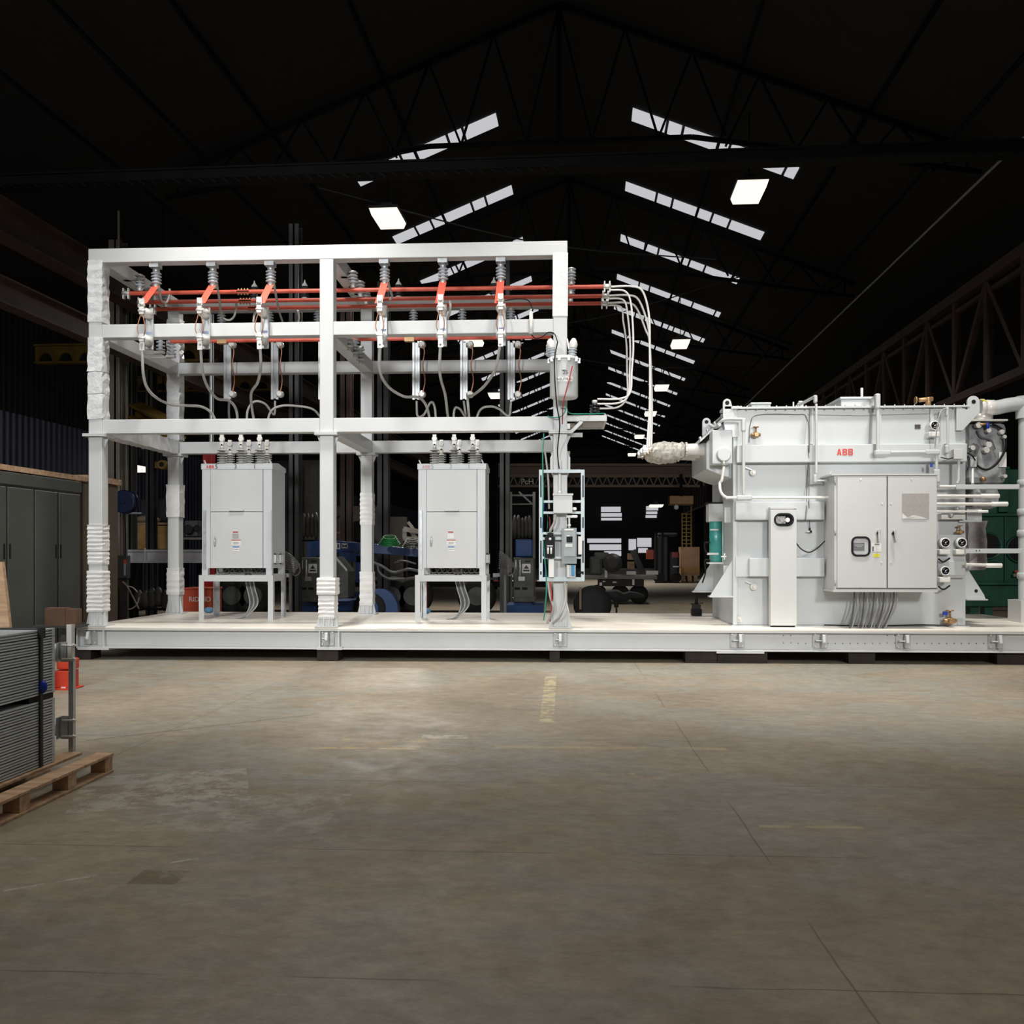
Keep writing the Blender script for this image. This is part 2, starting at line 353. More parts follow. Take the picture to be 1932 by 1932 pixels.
def corrug_mat(name, c1, c2, freq, axis='Y', rough=0.6):
    m = bpy.data.materials.new(name); m.use_nodes = True; nt = m.node_tree; b = nt.nodes['Principled BSDF']
    tc = nt.nodes.new('ShaderNodeTexCoord'); wv = nt.nodes.new('ShaderNodeTexWave'); wv.bands_direction = axis
    wv.inputs['Scale'].default_value = freq; wv.inputs['Distortion'].default_value = 0
    nt.links.new(tc.outputs['Object'], wv.inputs[0])
    cr = nt.nodes.new('ShaderNodeValToRGB'); cr.color_ramp.elements[0].color = (*c1, 1); cr.color_ramp.elements[1].color = (*c2, 1)
    n = nt.nodes.new('ShaderNodeTexNoise'); n.inputs['Scale'].default_value = 0.6; nt.links.new(tc.outputs['Object'], n.inputs[0]); nt.links.new(n.outputs[0], cr.inputs[0])
    nt.links.new(cr.outputs[0], b.inputs['Base Color']); b.inputs['Roughness'].default_value = rough
    bu = nt.nodes.new('ShaderNodeBump'); bu.inputs['Strength'].default_value = 1; bu.inputs['Distance'].default_value = 0.06
    nt.links.new(wv.outputs['Fac'], bu.inputs['Height']); nt.links.new(bu.outputs[0], b.inputs['Normal'])
    return m
M_ROOF = mat('near_black_roofing', (0.012, 0.011, 0.011), 0.8, 0, 0.2, 2)  # the hall's darkness is put into the near-black roof colour
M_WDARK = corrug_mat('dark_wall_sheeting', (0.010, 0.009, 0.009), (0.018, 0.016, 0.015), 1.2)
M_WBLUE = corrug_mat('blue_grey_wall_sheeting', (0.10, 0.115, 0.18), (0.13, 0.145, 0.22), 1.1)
XL, XR, YN, YF = -16.0, 14.0, -14.0, 104.0
mb = MB(); mb.add([(-17, -14, 0), (15, -14, 0), (15, 105, 0), (-17, 105, 0), (-17, -14, -.3), (15, -14, -.3), (15, 105, -.3), (-17, 105, -.3)],
                  [(0, 1, 2, 3), (7, 6, 5, 4), (0, 4, 5, 1), (1, 5, 6, 2), (2, 6, 7, 3), (3, 7, 4, 0)])
struct('floor', mb, floor_mat(), B)
RX, RZ, SL = -0.73, 14.33, 0.40
def rz(x): return RZ-SL*abs(x-RX)
mb = MB()
for a, b_ in ((XL-1, RX), (RX, XR+1)):
    mb.prism([(a, YN, rz(a)), (b_, YN, rz(b_)), (b_, YN, rz(b_)+.15), (a, YN, rz(a)+.15)], (0, YF-YN, 0))
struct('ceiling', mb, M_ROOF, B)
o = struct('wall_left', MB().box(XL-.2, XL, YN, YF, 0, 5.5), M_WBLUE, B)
struct('wall_left', MB().box(XL-.2, XL, YN, YF, 5.5, 9.2), M_WDARK, B)  # dark sheet standing in for the dark void above the blue wall
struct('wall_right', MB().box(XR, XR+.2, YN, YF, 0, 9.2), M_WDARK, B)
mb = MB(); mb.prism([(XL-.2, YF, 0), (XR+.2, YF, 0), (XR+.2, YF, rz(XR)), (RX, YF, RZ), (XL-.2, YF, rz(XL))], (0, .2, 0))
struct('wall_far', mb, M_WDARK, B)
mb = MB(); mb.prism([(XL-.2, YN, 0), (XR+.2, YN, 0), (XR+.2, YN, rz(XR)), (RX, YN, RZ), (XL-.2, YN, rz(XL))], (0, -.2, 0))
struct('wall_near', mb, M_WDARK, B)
# skylight strips in both roof slopes
wn = 0
for i in range(15):
    t = 26.2+5.1*i
    for side in (0, 1):
        mb = MB(); x = 1.12 if side else -2.58; xe = 5.5 if side else -6.5; d = 1 if side else -1
        k = 0
        if (i, side) in ((0, 0),): pass
        while (xe-x)*d > 0.1:
            L_ = (0.95, 0.4, 1.2, 0.5)[k % 4]*random.uniform(0.85, 1.1); k += 1
            x1 = x+d*L_
            if (x1-xe)*d > 0: x1 = xe
            a, b_ = sorted((x, x1))
            mb.prism([(a, t-.38, rz(a)-.03), (b_, t-.38, rz(b_)-.03), (b_, t+.38, rz(b_)-.03), (a, t+.38, rz(a)-.03)], (0, 0, .02))
            x = x1+d*0.075
        wn += 1; struct('window_%d' % wn, mb, M_SKYL, B)
# lit openings in the far wall
far = YF-0.03
for (a, b_, c, d_) in ((1134, 1171, 956, 966), (1134, 1173, 968, 975), (1134, 1173, 977, 982), (1219, 1242, 955, 963), (1219, 1240, 965, 970), (1218, 1239, 972, 977),
                       (1108, 1172, 1016, 1024), (1112, 1172, 1027, 1038), (1140, 1172, 1040, 1049), (1186, 1200, 1017, 1038), (1202, 1229, 1015, 1032), (1204, 1222, 1034, 1043)):
    p, q = BP(a, d_, far), BP(b_, c, far); wn += 1
    struct('window_%d' % wn, MB().box(p.x, q.x, far-.05, far, p.z, q.z), M_WINL, B)
NUM = ['nearest', 'second nearest', 'third nearest', 'fourth nearest', 'fifth nearest', 'sixth nearest', 'seventh nearest', 'eighth nearest', 'ninth nearest']
# roof trusses
for i in range(8):
    t = 21.8+10.2*i; zb = 11.0; mb = MB(); w_ = 0.09
    x0, x1 = RX-9.3, RX+9.3
    mb.bar(B(x0, t, zb-1.0), B(RX-3, t, zb), w_); mb.bar(B(RX-3, t, zb), B(RX+3, t, zb), w_); mb.bar(B(RX+3, t, zb), B(x1, t, zb-1.0), w_)
    mb.bar(B(x0, t, rz(x0)-.2), B(RX, t, RZ-.2), w_*1.3); mb.bar(B(RX, t, RZ-.2), B(x1, t, rz(x1)-.2), w_*1.3)
    prev = None
    for k in range(-6, 7):
        x = RX+k*1.5; zt = rz(x)-.2; zl = zb-max(0, abs(x-RX)-3)/6.3
        mb.bar(B(x, t, zt), B(x+(0.75 if k < 6 else 0), t, zl), 0.05)
        mb.bar(B(x, t, zt), B(x-(0.75 if k > -6 else 0), t, zl), 0.05)
    if i < 4: mb.bar(B(RX, t, zb-.1), B(RX, t, RZ-.3), 0.12)
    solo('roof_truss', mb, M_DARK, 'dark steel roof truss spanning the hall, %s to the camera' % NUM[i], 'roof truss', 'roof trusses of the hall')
mb = MB()
for x in (-7.5, -4.8, 3.4, 6.2): mb.bar(B(x, 16, rz(x)-.12), B(x, 100, rz(x)-.12), 0.07)
solo('roof_purlins', mb, M_DARK, 'long dark purlins running under the roof slopes', 'purlin')
for k, (a, b_) in enumerate(((-7, 4), (5, -5), (-4.5, 7.5))):
    mb = MB(); t = 24+k*9
    mb.tube(spline([B(a, t, 11.0), B((a+b_)/2, t+3, 10.4), B(b_, t+7, 11.0)], 6), 0.02, 6)
    solo('sway_rod', mb, M_DARKG, 'thin sagging rod under the roof, %s to the camera' % NUM[k], 'rod', 'sway rods under the roof')
# high bay lamps
lamps = [(3.9, 24, 9.0, 'bright square high bay lamp high on the right, above the transformer'), (-5.4, 25.1, 9.0, 'bright square high bay lamp high on the left, above the steel frame'),
         (3.8, 41.2, 9.0, 'high bay lamp on the right, second in its row from the camera'), (-4.93, 40, 9.0, 'high bay lamp seen through the frame just below its second beam'),
         (3.8, 52, 9.0, 'high bay lamp on the right, third in its row beside the white jumpers'), (-5.4, 53.8, 9.0, 'high bay lamp seen through the frame above the third beam'),
         (3.8, 61.6, 9.0, 'high bay lamp on the right, fourth in its row behind the jumpers'), (3.7, 73.6, 9.0, 'small high bay lamp, fifth in the right row'),
         (3.7, 87, 9.0, 'tiny high bay lamp at the far end of the right row')]
def lamp(x, y, h, label, s=1.0):
    t = thing('high_bay_lamp', label, 'lamp', B(x, y, h+1.6), 'high bay lamps under the roof', -BETA)
    ORG[t.name] = Vector((0, 0, 0))
    a, d = 0.37*s, 0.62*s
    mb = MB(); mb.add([(-a, -d, 0), (a, -d, 0), (a, d, 0), (-a, d, 0), (-a*.86, -d*.9, -.16), (a*.86, -d*.9, -.16), (a*.86, d*.9, -.16), (-a*.86, d*.9, -.16)],
                     [(0, 1, 2, 3), (7, 6, 5, 4), (0, 4, 5, 1), (1, 5, 6, 2), (2, 6, 7, 3), (3, 7, 4, 0)])
    obj('lens', mb, M_LAMP, t)
    obj('housing', MB().box(-a*1.04, a*1.04, -d*1.04, d*1.04, 0, .07).box(-.14, .14, -.2, .2, .07, .3), M_DARKG, t)
    obj('hanger', MB().bar((0, 0, .3), (0, 0, .3+max(.4, rz(x)-h-1.88)), .03), M_DARK, t)
    return t
for l in lamps: lamp(*l)
p = BP(1238, 953, 80); lamp(p.x, 80, p.z-1.6, 'glowing lamp low over the far end of the hall', 1.5)
p = BP(255, 880, 30); lamp(p.x, 30, p.z-1.6, 'small glowing lamp behind the left bay of the frame', .75)
# crane runways, conduits
mb = MB()
for (x, z0, z1) in ((-10, 7.0, 7.55),):
    mb.box(x-.03, x+.03, 2, 95, z0, z1); mb.box(x-.2, x+.2, 2, 95, z0-.03, z0); mb.box(x-.2, x+.2, 2, 95, z1, z1+.03)
solo('crane_rail_girder', mb, M_BROWN, 'brown crane rail girder along the left, upper of two', 'girder', xf=B)
mb = MB(); x, z0, z1 = -10, 5.85, 6.25
mb.box(x-.03, x+.03, 2, 95, z0, z1); mb.box(x-.15, x+.15, 2, 95, z0-.03, z0); mb.box(x-.15, x+.15, 2, 95, z1, z1+.03)
solo('crane_rail_girder', mb, M_BROWN, 'brown crane rail girder along the left, lower of two', 'girder', xf=B)
t = thing('runway_truss', 'brown lattice runway truss along the right side of the hall', 'truss', B(9, 18, 5.2))
mb = MB()
mb.bar(B(9, 12, 7.9), B(9, 95, 7.9), .22, .25); mb.bar(B(9, 12, 7.55), B(9, 95, 7.55), .1, .1); obj('top_chord', mb, M_BROWN, t)
mb = MB(); mb.bar(B(9, 12, 5.4), B(9, 95, 5.4), .22, .18); obj('bottom_chord', mb, M_BROWN, t)
mb = MB(); yy = 13.0; k = 0
while yy < 94:
    mb.bar(B(9, yy, 5.4), B(9, yy, 7.8), .16); mb.bar(B(9, yy, 7.8 if k % 2 else 5.4), B(9, yy+1.9, 5.4 if k % 2 else 7.8), .13); yy += 1.9; k += 1
obj('web_members', mb, M_BROWN, t)
mb = MB()
for yy in range(16, 100, 10): mb.bar(B(9.2, yy, 0), B(9.2, yy, 5.3), .3)
for i, yy in enumerate(range(18, 98, 10)):
    mb = MB(); mb.box(9.25, 9.3, yy, yy+.3, 0, 5.25); mb.box(9.1, 9.45, yy, yy+.03, 0, 5.25); mb.box(9.1, 9.45, yy+.27, yy+.3, 0, 5.25)
    solo('steel_column', mb, M_BROWN, 'dark steel column under the right runway truss, %s to the camera' % NUM[min(i, 8)], 'column', 'columns under the runway', xf=B)
for (x, z, r, y0, lab) in ((8, 9.3, .03, 8, 'thin pale conduit running along the hall high on the right'), (-8, 9.8, .045, 8, 'dark conduit running along the hall high on the left, innermost'),
                           (-9, 8.95, .045, 8, 'dark conduit running along the hall high on the left, outermost'), (7.2, 9.9, .05, 8, 'dark conduit beside the pale one high on the right')):
    solo('conduit', MB().tube([B(x, y0, z), B(x, 96, z)], r, 8), M_GALV if r < .04 else M_DARK, lab, 'conduit')
t = thing('bridge_crane', 'dark overhead crane bridge crossing the whole width of the hall', 'crane', B(0, 15.3, 7.4))
obj('girder', MB().box(-10.7, 8.75, 15.2, 15.45, 7.77, 7.91), M_DARK, t, xf=B)
mb = MB().box(-10.7, 8.75, 15.16, 15.49, 7.91, 7.94).box(-10.7, 8.75, 15.16, 15.49, 7.74, 7.77)
obj('girder_flange', mb, M_DARK, t, xf=B)
mb = MB()
for k in range(92):
    x = -9.8+k*.2; a = B(x, 15.1, 7.72); b2 = B(x+.11, 15.1, 7.65); mb.bar(a, b2, .02)
mb.tube([B(-9.75, 15.1, 7.735), B(8.75, 15.1, 7.735)], .012, 6); obj('festoon_cable', mb, M_DARK, t)
def scallop(x0, x1, y, z0, z1, lab, holes):
    t = thing('crane_girder', lab, 'crane', B((x0+x1)/2, y, z0)); mb = MB(); h = z1-z0; n = holes; wd = (x1-x0)/n
    for k in range(n):
        a = x0+k*wd; r = wd*.36; cx = a+wd/2; pts = [(a, y, z0+.04), (a, y, z1)] + [(a+wd, y, z1), (a+wd, y, z0+.04)]
        arc = [(cx+r*cos(q), y, z0+.04+h*.55*sin(q)) for q in [pi*j/8 for j in range(9)]]
        mb.prism(pts+arc, (0, .08, 0))
    mb.box(x0, x1, y-.08, y+.16, z1, z1+.05); mb.box(x0, x1, y-.08, y+.16, z0, z0+.05)
    obj('web', mb, M_CRANE, t, xf=B); return t
scallop(-15.8, -10.4, 26, 7.0, 7.5, 'dull yellow scalloped crane girder on the left, upper one', 9)
scallop(-15.8, -10.4, 32, 7.2, 7.7, 'dull yellow scalloped crane girder on the left, lower one behind the frame', 9)
p = BP(240, 755, 24); q = BP(330, 800, 21)
mb = MB(); mb.bar(B(*p), B(*q), .5, .06); mb.bar(B(p.x, p.y, p.z-.3), B(q.x, q.y, q.z-.3), .5, .06); mb.bar(B(p.x, p.y, p.z-.15), B(q.x, q.y, q.z-.15), .05, .3)
solo('yellow_beam', mb, M_CRANE, 'dull yellow steel beam slanting behind the left bay of the frame', 'beam')
# columns behind the frame, in world coordinates
def icol(px, w_, Y, m, lab, z1=8.5, z0=0):
    x = PX(px, Y); mb = MB(); mb.box(x-w_/2, x+w_/2, Y, Y+.03, z0, z1).box(x-w_/2, x+w_/2, Y+.27, Y+.3, z0, z1).box(x-.02, x+.02, Y, Y+.3, z0, z1)
    return solo('steel_column', mb, m, lab, 'column')
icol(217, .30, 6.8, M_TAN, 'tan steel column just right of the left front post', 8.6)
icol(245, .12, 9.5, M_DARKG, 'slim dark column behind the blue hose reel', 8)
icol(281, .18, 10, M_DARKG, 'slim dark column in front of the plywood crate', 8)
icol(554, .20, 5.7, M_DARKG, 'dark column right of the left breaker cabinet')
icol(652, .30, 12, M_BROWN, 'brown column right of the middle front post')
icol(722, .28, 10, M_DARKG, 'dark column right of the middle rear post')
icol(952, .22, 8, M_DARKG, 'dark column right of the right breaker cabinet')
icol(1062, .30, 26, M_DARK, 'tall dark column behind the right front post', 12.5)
mb = MB(); mb.tube([(PX(224, 6.7), 6.7, 0), (PX(224, 6.7), 6.7, 9.2)], .03, 8)
solo('conduit', mb, M_TAN, 'tan riser conduit on the column behind the left post', 'conduit')
mb = MB(); mb.tube([(PX(399, 8), 8, 0), (PX(399, 8), 8, 7.2)], .06, 8)
solo('pipe', mb, M_GALV, 'pale vertical pipe behind the left bay', 'pipe')
# partition sheets behind
def sheet(px0, px1, py0, py1, Y, m, lab):
    mb = MB(); x0, x1 = PX(px0, Y), PX(px1, Y); n = int((x1-x0)/.12); z0, z1 = PZ(py1, Y, px0), PZ(py0, Y, px0)
    for k in range(n): 
        a = x0+(x1-x0)*k/n; b2 = a+(x1-x0)/n; mb.box(a, b2-(x1-x0)/n*.4, Y, Y+.04, z0, z1).box(b2-(x1-x0)/n*.4, b2, Y+.02, Y+.04, z0, z1)
    return solo('sheet_panel', mb, m, lab, 'panel')
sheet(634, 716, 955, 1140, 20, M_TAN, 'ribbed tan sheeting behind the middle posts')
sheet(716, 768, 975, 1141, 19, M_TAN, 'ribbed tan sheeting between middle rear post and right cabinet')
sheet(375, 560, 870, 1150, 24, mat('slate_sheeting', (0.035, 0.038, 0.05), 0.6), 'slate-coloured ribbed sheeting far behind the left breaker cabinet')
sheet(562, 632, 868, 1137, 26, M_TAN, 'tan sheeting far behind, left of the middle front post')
# ================================================================== THE SKID
DZ = 0.50; DB = 3.65; ZB = 0.175
XS0 = PX(145, 0); XS1 = 7.6; XBR = PX(605, 0)
t = thing('skid_platform', 'long pale grey steel skid carrying frame, breakers and transformer', 'skid', (0, 1.8, 0))
obj('deck', MB().box(XS0, XS1, -.02, DB, DZ-.03, DZ), M_DECK, t, bevel=.004)
def ibeam(y0, x0, x1, m=M_STEEL, name='front_beam'):
    mb = MB(); mb.box(x0, x1, y0-.02, y0+.15, DZ-.055, DZ-.032).box(x0, x1, y0-.02, y0+.15, ZB, ZB+.022).box(x0, x1, y0+.06, y0+.075, ZB+.022, DZ-.055)
    return obj(name, mb, m, t, bevel=.003)
ibeam(0, XS0, XS1); ibeam(DB-.16, XS0, XS1, name='rear_beam')
mb = MB()
for k in range(9):
    x = XS0+.1+k*(XS1-XS0-.2)/8; mb.box(x-.06, x+.06, .16, DB-.17, DZ-.20, DZ-.035)
obj('cross_member', mb, M_STEEL, t)
mb = MB()
for px in (146, 196, 603, 639): x = PX(px, 0); mb.box(x-.012, x+.012, -.015, .06, ZB+.022, DZ-.055)
obj('stiffener', mb, M_STEEL, t)
mb = MB().pbox(146, 205, 1221, 1226, -.03, .2).pbox(598, 645, 1221, 1226, -.03, .2).pbox(1352, 1442, 1228, 1233, -.03, .2)
obj('foot_plate', mb, M_STEEL, t)
zm = (DZ+ZB)/2
for px in (168, 617, 1057, 1392, 1549, 1706, 1881):
    x = PX(px, 0); w_ = .105; mb = MB(); y = .045
    mb.box(x-w_, x+w_, y, y+.014, zm-.115, zm+.125)
    b1 = obj('bracket_plate', mb, M_GALV, t, bevel=.004)
    mb = MB(); dx = .0 if px < 1100 else .03
    mb.prism([(x+dx-.022, y, zm+.10), (x+dx-.022, y-.10, zm+.085), (x+dx-.022, y-.12, zm-.02), (x+dx-.022, y-.05, zm-.10), (x+dx-.022, y, zm-.10)], (.044, 0, 0))
    mb.box(x-.075, x+.02, y-.07, y, zm-.01, zm+.006)
    obj('pad_eye', mb, M_STEEL, b1, bevel=.006)
    mb = MB()
    for sx in (-1, 1):
        for sz in (-1, 1): mb.cyl((x+sx*.075, y, zm+sz*.085), (x+sx*.075, y-.02, zm+sz*.085), .018, 8)
    obj('bolt', mb, M_ALU, b1)
mb = MB()
for k in range(30):
    px = 1478+k*14
    if px < 1930: 
        for py in ((1199, 1213) if k in (0, 1, 14, 15) else (1214,)): p = P(px, py, .055); mb.cyl(p, p+Vector((0, -.004, 0)), .007, 8)
obj('bolt_hole', mb, M_BLK, t)
# timbers under the skid
for k, (a, b_, c, d, lab) in enumerate(((145, 176, 1226, 1252, 'short dark timber block under the left end of the skid'), (600, 640, 1226, 1252, 'dark timber block under the skid below the middle post'),
        (1037, 1056, 1226, 1250, 'dark timber block under the skid below the right post'), (1292, 1352, 1232, 1247, 'long dark timber under the skid, left of the black one'),
        (1353, 1447, 1233, 1249, 'wide black timber under the skid near the transformer'), (1600, 1650, 1230, 1248, 'timber block under the skid below the grey cables'), (1880, 1932, 1230, 1248, 'timber block under the skid near the right picture edge'))):
    x0, x1 = PX(a, .1), PX(b_, .1)
    solo('timber_block', MB().box(x0, x1, .02+.01*k, .35, 0.0, ZB-.003), M_WOODD, lab, 'timber', bevel=.006)
    if k < 4: solo('timber_block', MB().box(x0, x1+.3, DB-.4, DB-.05, 0.0, ZB-.003), M_WOODD, lab.replace('under the', 'under the rear of the', 1), 'timber')
# ================================================================== THE FRAME
W = .205; ZT0, ZT1, ZM0, ZM1, ZL0, ZL1 = 5.97, 6.18, 4.84, 5.04, 3.40, 3.61
YB = 2.89
XP = [(PX(166, 0)+PX(193, 0))/2, PX(616, 0), PX(1057, 0)]
fr = thing('support_frame', 'tall two-storey pale grey square-tube steel frame on the skid', 'frame', (XP[1], 1.5, DZ))
for i, x in enumerate(XP):
    for y in (0, YB):
        obj('post', MB().box(x-W/2, x+W/2, y, y+W, ZL0-.02, ZT0), M_STEEL, fr, bevel=.008)
        obj('lower_post', MB().box(x-W/2, x+W/2, y, y+W, DZ+.02, ZL0-.045), M_STEEL, fr, bevel=.008)
        mb = MB().box(x-.17, x+.17, y-.06, y+W+.06, ZL0-.022, ZL0-.002).box(x-.17, x+.17, y-.06, y+W+.06, ZL0-.045, ZL0-.024)
        for s in (-1, 1):
            mb.prism([(x+s*W/2, y+W/2-.01, ZL0-.045), (x+s*.165, y+W/2-.01, ZL0-.045), (x+s*W/2, y+W/2-.01, ZL0-.20)], (0, .015, 0))
        obj('splice_flange', mb, M_STEEL, fr)
        mb = MB().box(x-.17, x+.17, y-.04, y+W+.08, DZ, DZ+.02)
        for s in (-1, 1):
            mb.prism([(x+s*W/2, y+.05, DZ+.02), (x+s*.165, y+.05, DZ+.02), (x+s*W/2, y+.05, DZ+.32)], (0, .015, 0))
            mb.prism([(x+s*.04, y, DZ+.02), (x+s*.04, y-.035, DZ+.02), (x+s*.04, y, DZ+.30)], (.012, 0, 0))
        obj('base_plate', mb, M_STEEL, fr)
for y, nm in ((0, 'front_beam'), (YB, 'rear_beam')):
    obj(nm, MB().box(XP[0]-W/2-.003, XP[2]+W/2+.003, y-.003, y+W+.003, ZT0, ZT1), M_STEEL, fr, bevel=.008)
    for a, b_ in ((0, 1), (1, 2)):
        for z0, z1 in ((ZM0, ZM1), (ZL0, ZL1)):
            obj(nm, MB().box(XP[a]+(W/2), XP[b_]-W/2, y+.002, y+W, z0, z1), M_STEEL, fr, bevel=.008)
for i, x in enumerate(XP):
    for z0, z1 in ((ZT0, ZT1), (ZM0, ZM1), (ZL0, ZL1)):
        obj('cross_beam', MB().box(x-W/2, x+W/2, W, YB, z0, z1), M_STEEL, fr, bevel=.008)
# flare gussets seen on the right lower post
x = XP[2]
for (pa, pb) in ((850, 900),):
    z0, z1 = PZ(pb, 0), PZ(pa, 0)
    obj('gusset', MB().prism([(x-W/2-.002, .06, z1), (x-W/2-.045, .06, z1-.1), (x-W/2-.045, .06, z0+.1), (x-W/2-.002, .06, z0)], (0, .02, 0)), M_STEEL, fr); mb = MB(); mb.prism([(x+W/2+.002, .06, z1), (x+W/2+.045, .06, z1-.1), (x+W/2+.045, .06, z0+.1), (x+W/2+.002, .06, z0)], (0, .02, 0))
    obj('gusset', mb, M_STEEL, fr)
def wrap(i, y, pa, pb, m=M_WRAP, name='wrapping_film', rib=False, g=.012, j=.009, step=.07):
    x = XP[i]; z0, z1 = PZ(pb, y, 200 if i == 0 else 616), PZ(pa, y, 200 if i == 0 else 616)
    z0 = max(z0, DZ+.03)
    return obj(name, MB().sleeve(x-W/2-g, x+W/2+g, y-g, y+W+g, z0, z1, step, j, rib), m, fr)
wrap(0, 0, 490, 607, j=.011); wrap(0, 0, 636, 700); wrap(0, 0, 702, 742); wrap(0, 0, 744, 790)
wrap(0, 0, 990, 1040, M_FOAM, 'foam_wrap', True, .012, .005, .03); wrap(0, 0, 1042, 1065, M_FOAM, 'foam_wrap', True, .010, .005, .03)
wrap(0, 0, 1077, 1155, M_FOAM, 'foam_wrap', True, .018, .005, .03)
wrap(0, YB, 603, 640); wrap(0, YB, 645, 830, j=.01); wrap(0, YB, 915, 976, M_FOAM, 'foam_wrap', False, .02, .006); wrap(0, YB, 1072, 1122, M_FOAM, 'foam_wrap', True, .012, .006, .05)
wrap(1, 0, 1090, 1122, M_FOAM, 'foam_wrap', True, .036, .004, .03); wrap(1, 0, 1124, 1168, M_FOAM, 'foam_wrap', True, .016, .006, .03)
wrap(1, YB, 930, 990, M_FOAM, 'foam_wrap', True, .008, .004, .04); wrap(1, YB, 1079, 1142, M_FOAM, 'foam_wrap', True, .014, .006, .05)
wrap(2, 0, 484, 602, j=.004, g=.008, step=.3)
mb = MB()    # film over the left lower cross beam
n = 30; vs = []
for k in range(n+1):
    y = .25+(YB-.3)*k/n
    for (a, b_) in ((-1, 0), (-1, .5), (-1, 1), (1, 1), (1, .5), (1, 0)):
        vs.append((XP[0]+a*(W/2+.015)+random.uniform(-.01, .01), y, ZL0-.015+(ZL1-ZL0+.03)*b_+random.uniform(-.01, .01)))
mb.add(vs, [(i*6+k, i*6+(k+1) % 6, (i+1)*6+(k+1) % 6, (i+1)*6+k) for i in range(n) for k in range(6)])
obj('wrapping_film', mb, M_WRAP, fr)
# ================================================================== BUS AND SWITCHGEAR ON THE FRAME
def sheds(mb, o, ax, n, L_, rc, rs, seg=14):
    prof = [(0, rc)]; s = L_/n
    for k in range(n): prof += [(s*(k+.22), rc), (s*(k+.32), rs*.93), (s*(k+.4), rs), (s*(k+.58), rs*.97), (s*(k+.72), rc)]
    mb.lathe(o, ax, prof+[(L_, rc)], seg); return mb
BZ = PZ(547, .95, 700)
BUS = [(.95, 232, 1150, 'front of the three upper red bus tubes'), (1.5, 258, 1142, 'middle of the three upper red bus tubes'), (1.95, 281, 1136, 'rear of the three upper red bus tubes')]
XB0, XB1 = PX(236, .95), PX(1148, .95)
for (y, a, b_, lab) in BUS:
    t = thing('bus_tube', lab+', running the length of the frame', 'bus bar', (XB0, y, BZ), 'upper red bus tubes')
    obj('tube', MB().tube([(XB0, y, BZ), (XB1, y, BZ)], .033, 12), M_RED, t)
    mb = MB()
    for x in (XB0+.02, XB1-.02): mb.cyl((x-.06, y, BZ), (x+.06, y, BZ), .045, 12); mb.box(x-.05, x-.03, y-.03, y+.03, BZ-.09, BZ+.08).box(x+.03, x+.05, y-.03, y+.03, BZ-.09, BZ+.08)
    obj('end_clamp', mb, M_ALU, t)
    xs = PX(459 if y < 1 else (463 if y < 1.6 else 480), y); mb = MB()
    for k in range(4): mb.cyl((xs-.08+k*.05, y, BZ-.05), (xs-.08+k*.05, y, BZ+.05), .016, 8); mb.box(xs-.1, xs+.1, y-.043, y-.030, BZ-.0075-.0004*k, BZ+.0075+.0004*k)
    obj('cable_clamp', mb, M_BRASS, t)
# post insulators hanging from the cross beams onto the three tubes
for ci, x in enumerate(XP):
    xx = (x+W/2+.16 if ci == 0 else x+.19) if ci < 2 else x+.17
    for bi, (y, _, _, lab) in enumerate(BUS):
        t = thing('post_insulator', '%s grey ribbed insulator above the %s end of the red tubes' % (('front', 'middle', 'rear')[bi], ('left', 'middle of the', 'right')[ci] if ci != 1 else 'middle'), 'insulator', (xx, y, BZ), 'insulators carrying the upper tubes')
        obj('ribbed_body', sheds(MB(), (xx, y, BZ+.10), (0, 0, 1), 4, .20, .034, .078), M_INS, t)
        obj('cap', MB().cyl((xx, y, BZ+.30), (xx, y, ZT0+.02 if ci == 0 else ZT0+.02), .05).cyl((xx, y, BZ+.03), (xx, y, BZ+.10), .045), M_ALU, t)
        obj('bracket', MB().box(min(xx, x)-.0, max(xx, x)+.06, y-.05, y+.05, ZT0+.0, ZT0+.025), M_STEEL, t)
# lower bus
LZ = PZ(640, 1.6, 700); XL0, XL1 = PX(322, 1.6), PX(1040, 1.6)
t = thing('bus_tube', 'single lower red bus tube just under the second front beam', 'bus bar', (XL0, 1.6, LZ))
obj('tube', MB().tube([(XL0, 1.6, LZ), (XL1, 1.6, LZ)], .03, 12), M_RED, t)
mb = MB()
for px in (420, 773): x = PX(px, 1.6); mb.box(x-.08, x+.08, 1.55, 1.65, LZ-.05, LZ+.05)
obj('cable_clamp', mb, M_BRASS, t)
for k, (px, py, lab) in enumerate(((303, 640, 'outer'), (324, 648, 'inner'))):
    p = P(px, py, 1.4+.35*k); t = thing('post_insulator', '%s grey ribbed insulator low beside the left cross beam' % lab, 'insulator', p, 'insulators at the lower left cross beam')
    obj('ribbed_body', sheds(MB(), p+Vector((0, 0, -.20)), (0, 0, 1), 4, .24, .034, .075), M_INS, t)
    obj('cap', MB().cyl(p+Vector((0, 0, .04)), p+Vector((0, 0, .1)), .04).box(p.x-.09, p.x+.06, p.y-.04, p.y+.04, p.z-.24, p.z-.20), M_ALU, t)
    obj('bracket', MB().bar(p+Vector((.0, 0, -.24)), (XP[0]+W/2, p.y, p.z-.24), .05, .03), M_STEEL, t)
for k, (px, py) in enumerate(((658, 642), (670, 655), (680, 668))):
    p = P(px, py, 1.0+.4*k); t = thing('post_insulator', '%s grey ribbed insulator beside the lower middle cross beam' % ('front', 'middle', 'rear')[k], 'insulator', p, 'insulators at the lower middle cross beam')
    obj('ribbed_body', sheds(MB(), p+Vector((0, 0, -.12)), (0, 0, 1), 4, .22, .032, .075), M_INS, t)
    obj('bracket', MB().box(XP[1]+W/2, p.x+.05, p.y-.04, p.y+.04, p.z+.10, p.z+.13).cyl(p+Vector((0, 0, -.17)), p+Vector((0, 0, -.12)), .035), M_ALU, t)
